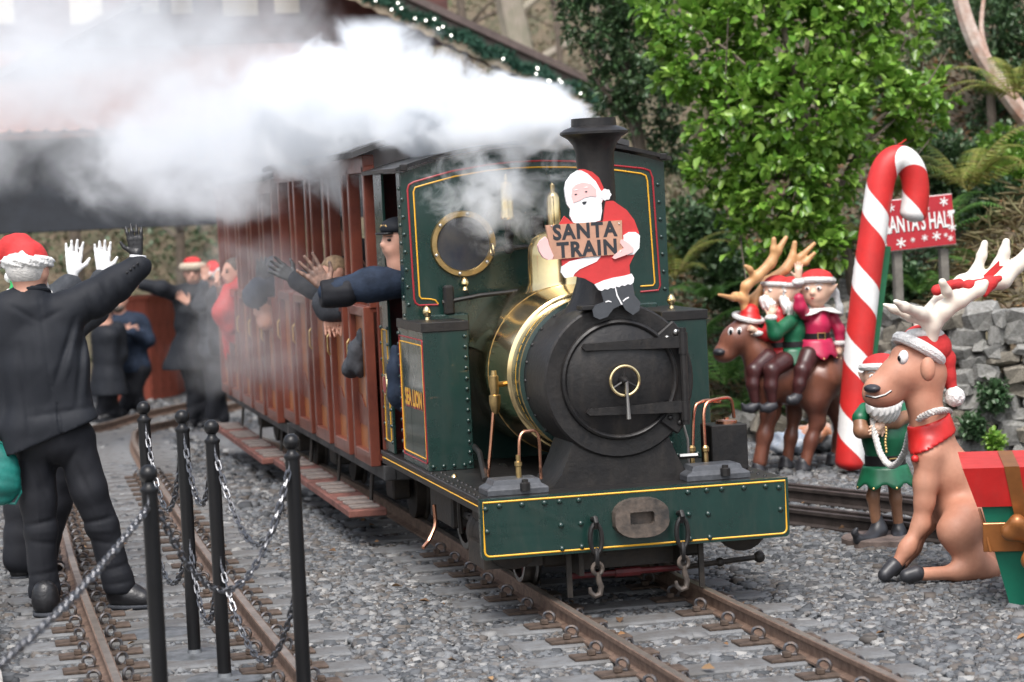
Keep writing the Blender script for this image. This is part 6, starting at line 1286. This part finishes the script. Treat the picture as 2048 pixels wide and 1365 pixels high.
b = MB(); limb(b, [fb(1715, 640, .2), fb(1690, 480, .1), fb(1650, 390, .0), fb(1610, 260, -.05), fb(1580, 120, 0), fb(1555, -20, .1)], [.05, .04, .034, .03, .026, .02]); limb(b, [fb(1690, 480, .1), fb(1640, 420, .1), fb(1590, 350, .1), fb(1530, 300, .0)], [.03, .022, .016, .010]); limb(b, [fb(1660, 420, 0), fb(1700, 330, -.05), fb(1760, 230, 0), fb(1850, 190, .1)], [.028, .02, .014, .008]); limb(b, [fb(1625, 300, 0), fb(1600, 180, -.1), fb(1620, 60, .0)], [.022, .018, .012]); limb(b, [fb(1590, 350, .1), fb(1560, 420, 0), fb(1540, 480, 0)], [.014, .010, .006]); limb(b, [fb(1610, 260), fb(1540, 170, -.1), fb(1440, 90, -.1), fb(1330, 20, .1)], [.018, .014, .010, .006])
for j in range(26):
    c, r = random.choice(bl); p1 = fb(*c)+RNG.normal(0, .12, 3); p2 = p1+RNG.normal(0, .3, 3)+(0, 0, .15); limb(b, [fb(1640, 330), (fb(1640, 330)+p1)/2+(0, 0, -.08), p1, p2], [.012, .010, .007, .003], 5)
b.build('trunk', M_bark, BS, smooth=True)
def tree(name, label, blobs, y, n, lf, m, trunk, k=6, wd=.5, cat='tree', bark=M_bark, group=None):
    f = lambda a, b, dy=0.: at(a, b, y+dy); kk = (y+10.3)/FPX; t = empty(name, tuple(f(*trunk[0][0][0])), label=label, cat=cat)
    if group: t['group'] = group
    if blobs: P, d = blob_points([(f(*c), kk*r) for c, r in blobs], n, .35); P, D_ = rosettes(P, d, k); leaves('crown', P, D_, lf, wd, m, t)
    b = MB()
    for pts, rs in trunk: limb(b, [f(*p) for p in pts], rs)
    b.build('trunk', bark, t, smooth=True); return t
tree('holly_tree', 'dark small-leaved evergreen tree left of the bright green shrub', [((1190, 40), 80), ((1270, 100), 100), ((1290, 210), 80), ((1230, 170), 70), ((1330, 300), 60), ((1150, -40), 60), ((1260, -40), 120), ((1330, 150, -.5), 70)], 9.5, 1700, .055, M_holly, [([(1300, 520), (1290, 350), (1260, 200), (1240, 60), (1200, -60)], [.07, .06, .05, .035, .02]), ([(1270, 250), (1210, 190), (1160, 100)], [.03, .02, .01])])
tree('holly_tree', 'dark evergreen bush behind the bright shrub at the top right', [((1960, 60), 90), ((2020, 150), 80), ((2040, 20), 80), ((1900, 30, .5), 70), ((1990, 240, .2), 60)], 8.8, 1000, .055, M_holly, [([(1990, 420), (1985, 250), (1975, 100), (1960, -40)], [.05, .04, .03, .02])])
tree('birch_tree', 'leaning pale birch trunk crossing the top right corner', [], 8.0, 0, 0, M_holly, [([(2130, 330), (2040, 225), (1985, 150), (1940, 70), (1910, -30), (1895, -160)], [.085, .078, .070, .064, .058, .05]), ([(1985, 150), (1960, 60), (1975, -60)], [.03, .02, .012])], bark=M_birch)
tree('beech_tree', 'thick pale beech trunk rising above the station gable', [], 23.5, 0, 0, M_holly, [([(1075, 420), (1050, 160), (1030, 60), (1005, -60), (990, -200)], [.26, .22, .20, .19, .17]), ([(1040, 110), (985, 75), (930, 70), (880, 50)], [.09, .06, .045, .03]), ([(1055, 140), (1110, 100), (1170, 75), (1230, 20)], [.08, .06, .04, .02]), ([(1020, 40), (1070, 0), (1120, -60)], [.08, .05, .03])], bark=M_beech)
for i, (px, y, r, lab) in enumerate(((845, 22.5, .06, 'slender bare tree trunk left of the beech above the gable'), (930, 24, .08, 'bare grey tree trunk between the slender tree and the beech'), (1110, 23, .05, 'thin bare sapling right of the beech'), (1215, 12, .035, 'thin orange-barked sapling beside the chimney top'), (120, 24.5, .09, 'bare tree trunk under the canopy behind the suited person'), (330, 24.5, .07, 'bare tree trunk seen under the canopy above the red wall'))):
    z = at(px, 0, y)[0]; zz = float(terrain(np.array([(z, y)]))[0]); py0 = 682; t = empty('bare_tree', (z, y, zz), label=lab, cat='tree', group='bare trees on the wooded bank'); b = MB(); x = z; limb(b, [(x, y, zz-.1), (x+.05, y, zz+1.2), (x-.1, y+.1, zz+2.6), (x+.1, y, zz+4.6)], [r, r*.85, r*.7, r*.4])
    for j in range(9): h_ = random.uniform(.8, 4.2); a = random.uniform(0, 6.28); l = random.uniform(.5, 1.3); limb(b, [(x, y, zz+h_), (x+l*.5*math.cos(a), y+l*.4*math.sin(a), zz+h_+.25), (x+l*math.cos(a), y+l*.8*math.sin(a), zz+h_+.35*random.uniform(-.5, 2))], [r*.35, r*.22, r*.08], 5)
    b.build('trunk', M_bark, t, smooth=True)
# ferns
M_ferng = leafmat('green fern', [(.05, .14, .03), (.09, .20, .04), (.13, .24, .06)], .5, .3, .25); M_ferny = leafmat('yellowing fern', [(.16, .22, .04), (.26, .27, .06), (.20, .17, .05), (.10, .18, .04)], .5, .3, .25)
def frond_mesh(m, seed):
    r = np.random.default_rng(seed); V = []; F = []; N = 26; T_ = np.linspace(0, 1, N); C = np.stack([T_*.80, 0*T_+.03*np.sin(T_*3), .62*T_-.55*T_**2.2], 1)
    b = MB(); b.tube(C, np.linspace(.005, .0015, N), 4)
    for i in range(3, N):
        t = T_[i]; l = .17*math.sin(math.pi*min(1, .12+t*.9))**.8*(1-.25*t); tan = C[i]-C[i-1]; tan /= np.linalg.norm(tan)
        for s in (-1, 1):
            d = np.array((.35, s, -.08)); d /= np.linalg.norm(d); w = .013; p = C[i]; pts = [p-tan*w*.6]
            M_ = 6; up_p, dn_p = [], []
            for j in range(1, M_): q = j/M_; ww = w*(1.1-q)*(1.25 if j % 2 else .7); c = p+d*l*q-np.array((0, 0, .03*q*q)); up_p.append(c+tan*ww); dn_p.append(c-tan*ww)
            b.add(dn_p+[p+d*l-np.array((0, 0, .03))]+up_p[::-1]+[p+tan*w*.6, p-tan*w*.6], [tuple(range(2*(M_-1)+3))])
    o = b.build('frond', m, origin=np.zeros(3)); me = o.data; bpy.data.objects.remove(o); return me
FR = {'g': frond_mesh(M_ferng, 1), 'y': frond_mesh(M_ferny, 2)}
for i, (px, py, y, s_, kind, lab) in enumerate(((1935, 385, 6.6, .95, 'y', 'tall yellow-green fern beside the notice board top'), (1880, 470, 6.3, .7, 'g', 'green fern right behind the notice board'), (1730, 480, 6.5, .6, 'y', 'yellowing fern between shrub trunk and candy cane'), (2030, 200, 7.2, .7, 'y', 'yellow fern frond under the leaning birch at the right edge'), (1980, 560, 5.9, .55, 'g', 'small green fern above the wall near the cream antlers'), (1450, 770, 7.4, .75, 'g', 'green fern low behind the brown reindeer muzzle'), (1390, 690, 7.8, .7, 'g', 'green fern just right of the locomotive side tank'), (1500, 830, 7.3, .6, 'g', 'green fern at the foot of the bank behind the reindeer legs'), (1350, 560, 8.2, .7, 'y', 'yellowing fern right of the cab front'), (1840, 590, 5.9, .5, 'g', 'small green fern under the notice board'), (1420, 600, 8.0, .6, 'g', 'green fern on the bank above the reindeer antlers'), (1790, 395, 6.9, .7, 'y', 'yellowing fern behind the hook of the candy cane'))):
    p = at(px, py, y); t = empty('fern', tuple(p), label=lab, cat='fern', group='ferns on the bank')
    for j in range(9): a = j*2.4+i; o = inst('frond', FR[kind], t, p, a, (random.uniform(-.2, .2), random.uniform(-.55, .1)), s_*random.uniform(.75, 1.1))
# ground cover on the bank
def on_bank(n, x0, x1, y0, y1, d0, d1):
    Q = scatter(n*4, x0, x1, y0, y1); dd = bank_d(Q); Q = Q[(dd > d0) & (dd < d1)][:n]; return np.column_stack([Q, terrain(Q)])
def cover(name, label, P, L, wd, m, up=.6, cat='ground cover', lift=.02, kd='stuff', clump=None):
    if clump is not None: P = P[vnoise(P[:, :2], clump, 11)+RNG.normal(0, .25, len(P)) > .1]
    D = RNG.normal(size=(len(P), 3)); D[:, 2] = np.abs(D[:, 2])*up; P = P+np.column_stack([RNG.normal(0, .02, (len(P), 2)), RNG.uniform(0, lift, len(P))]); return tag(leaves(name, P, D, L, wd, m), label, cat, kind=kd)
M_ivy = leafmat('ivy leaves', [(.03, .075, .03), (.05, .11, .045), (.08, .15, .065), (.14, .20, .12)], .35, .5, .2); M_litter = leafmat('dead leaves', [(.16, .085, .04), (.10, .06, .035), (.24, .13, .06), (.30, .19, .10), (.08, .05, .03)], .8, .2); M_straw = leafmat('dry grass', [(.30, .25, .14), (.22, .19, .10), (.38, .32, .19), (.14, .16, .06)], .8, .2); M_scrub = leafmat('winter scrub', [(.13, .10, .065), (.09, .10, .05), (.17, .14, .09), (.06, .09, .04), (.20, .17, .12)], .8, .2)
cover('ivy', 'dark ivy spreading over the bank above the stone wall', on_bank(52000, 1.5, 8, 3, 13, .1, 5), .05, .8, M_ivy, .9, 'ivy', .16, clump=1.3)
cover('leaf_litter', 'brown fallen leaves lying over the bank', on_bank(22000, 1.5, 7.5, 3, 13, .05, 4.5), .055, .6, M_litter, .35, 'leaves', .03)
cover('dry_grass', 'straw-coloured dry grass hanging over the top of the stone wall', on_bank(9000, 2.6, 6.5, 3.2, 8, .15, 1.8), .17, .05, M_straw, .5, 'grass', .05, clump=1.6)
cover('woodland_scrub', 'brown and green winter undergrowth on the far wooded bank', on_bank(42000, -12, 9, 9, 33, .1, 11), .10, .35, M_scrub, 1.3, 'undergrowth', .5)
cover('far_ivy', 'dark green ivy on the wooded bank seen under the station canopy', on_bank(16000, -9, 3, 20, 30, .1, 5), .08, .7, M_ivy, 1.2, 'ivy', .4, clump=1.1)
for lab, (px, py, y, r, n, m, L) in (('ivy hanging down the stone wall at the far right', (1985, 790, 4.55, 30, 200, M_ivy, .035)), ('small green plant growing at the foot of the stone wall', (1990, 885, 4.3, 14, 110, M_gris, .035)), ('ivy tuft climbing the stone wall behind the sitting reindeer', (1945, 850, 4.6, 20, 260, M_ivy, .035)), ('ivy bush below the notice board', (1800, 570, 6.1, 50, 400, M_ivy, .05)), ('green leafy bush low behind the brown reindeer antlers', (1450, 560, 8.2, 60, 500, M_holly, .05)), ('ivy bush in the gap right of the notice board', (1990, 420, 6.6, 70, 600, M_ivy, .05)), ('leafy green bush under the leaning birch trunk', (2010, 330, 7.4, 75, 700, M_gris, .05)), ('low green bush between the notice board and the shrub', (1890, 330, 7.6, 70, 500, M_holly, .05)), ('dark undergrowth right of the locomotive cab', (1390, 470, 8.6, 70, 500, M_holly, .055))):
    c = at(px, py, y); kk = (y+10.3)/FPX; P, d = blob_points([(c, kk*r), (c+(kk*r*.4, .03, -kk*r*.35), kk*r*.8)], n, .3); P, D_ = rosettes(P, d, 4); t = tag(leaves('ivy_clump' if m is M_ivy else 'leafy_plant', P, D_, L, .75, m), lab, 'ivy' if m is M_ivy else 'plant')
# fallen leaves on the ballast
Q = scatter(60, -2.5, 3, -1.5, 4); P = np.column_stack([Q, np.full(len(Q), G+.02)]); D_ = RNG.normal(size=(60, 3)); D_[:, 2] *= .2; tag(leaves('fallen_leaves', P, D_, .045, .6, M_litter), 'scattered brown leaves on the ballast', 'leaves', kind='stuff')
# ------------------------------------------------------------------ steam
def steam(label, c, r, dens, thr, amp, nscale, rz=0., ry=0., power=1.):
    m = bpy.data.materials.new('steam'); m.use_nodes = True; t = m.node_tree
    for n in list(t.nodes):
        if n.type == 'BSDF_PRINCIPLED': t.nodes.remove(n)
    N = t.nodes.new; K = t.links.new
    tc = N('ShaderNodeTexCoord'); gr_ = N('ShaderNodeTexGradient'); gr_.gradient_type = 'SPHERICAL'; K(tc.outputs['Object'], gr_.inputs['Vector'])
    ge = N('ShaderNodeNewGeometry'); mp = N('ShaderNodeMapping'); mp.inputs['Scale'].default_value = (1, .45, 1); K(ge.outputs['Position'], mp.inputs['Vector'])
    no = N('ShaderNodeTexNoise'); no.inputs['Scale'].default_value = nscale; no.inputs['Detail'].default_value = 7; no.inputs['Roughness'].default_value = .62; no.inputs['Distortion'].default_value = .5; K(mp.outputs[0], no.inputs['Vector'])
    def mth(op, a, b):
        q = N('ShaderNodeMath'); q.operation = op
        for i, v in enumerate((a, b)):
            if isinstance(v, (int, float)): q.inputs[i].default_value = v
            else: K(v, q.inputs[i])
        return q.outputs[0]
    v = mth('ADD', mth('POWER', gr_.outputs['Fac'], power), mth('MULTIPLY', mth('SUBTRACT', no.outputs['Fac'], .5), amp)); v = mth('MAXIMUM', mth('SUBTRACT', v, thr), 0.); v = mth('MULTIPLY', v, mth('MINIMUM', mth('MULTIPLY', gr_.outputs['Fac'], 6.), 1.))
    v = mth('MULTIPLY', v, dens)
    pv = N('ShaderNodeVolumePrincipled'); pv.inputs['Color'].default_value = (.955, .977, 1, 1); pv.inputs['Anisotropy'].default_value = .15; K(v, pv.inputs['Density']); K(pv.outputs[0], t.nodes['Material Output'].inputs['Volume'])
    o = MB().ball((0, 0, 0), 1.0, 20, 12).build('steam', m, smooth=True, origin=np.zeros(3)); o.location = c; o.scale = r; o.rotation_euler = (0, ry, rz)
    return tag(o, label, 'steam', kind='stuff')
pp = lambda a, b, y: at(a, b, y)
def st(label, px, py, y, rx, rz_, ry_, dens, thr, amp, ns, rot_=0.): k = (y+10.3)/FPX; return steam(label, at(px, py, y), (rx*k, ry_, rz_*k), dens, thr, amp, ns, .1, rot_)
st('small thick jet of steam leaving just behind the chimney top', 1110, 245, .85, 130, 62, .35, 60, .20, 1.7, 6., .10)
st('dense white steam streaming back over the cab roof', 950, 240, 1.75, 240, 125, .8, 40, .18, 1.9, 4.2, .20)
st('billowing white steam above the front carriage roof', 720, 235, 3.4, 320, 195, 1.5, 22, .20, 2.3, 3.2, .15)
st('rolling grey-white steam over the far carriage roofs', 480, 285, 6.4, 400, 190, 2.2, 2.6, .20, 2.6, 2.6, -.05)
st('thin bluish steam drifting before the station roof at the left', 150, 130, 11., 640, 270, 2.4, 1.0, .06, 2.1, 1.9)
st('faint steam hanging along the carriage doors', 500, 640, 4.4, 170, 210, 1.6, .6, .20, 2.2, 3.2)
st('wisps of steam in front of the cab plate', 1000, 385, 1.2, 200, 130, .24, 11, .30, 2.6, 7.5)
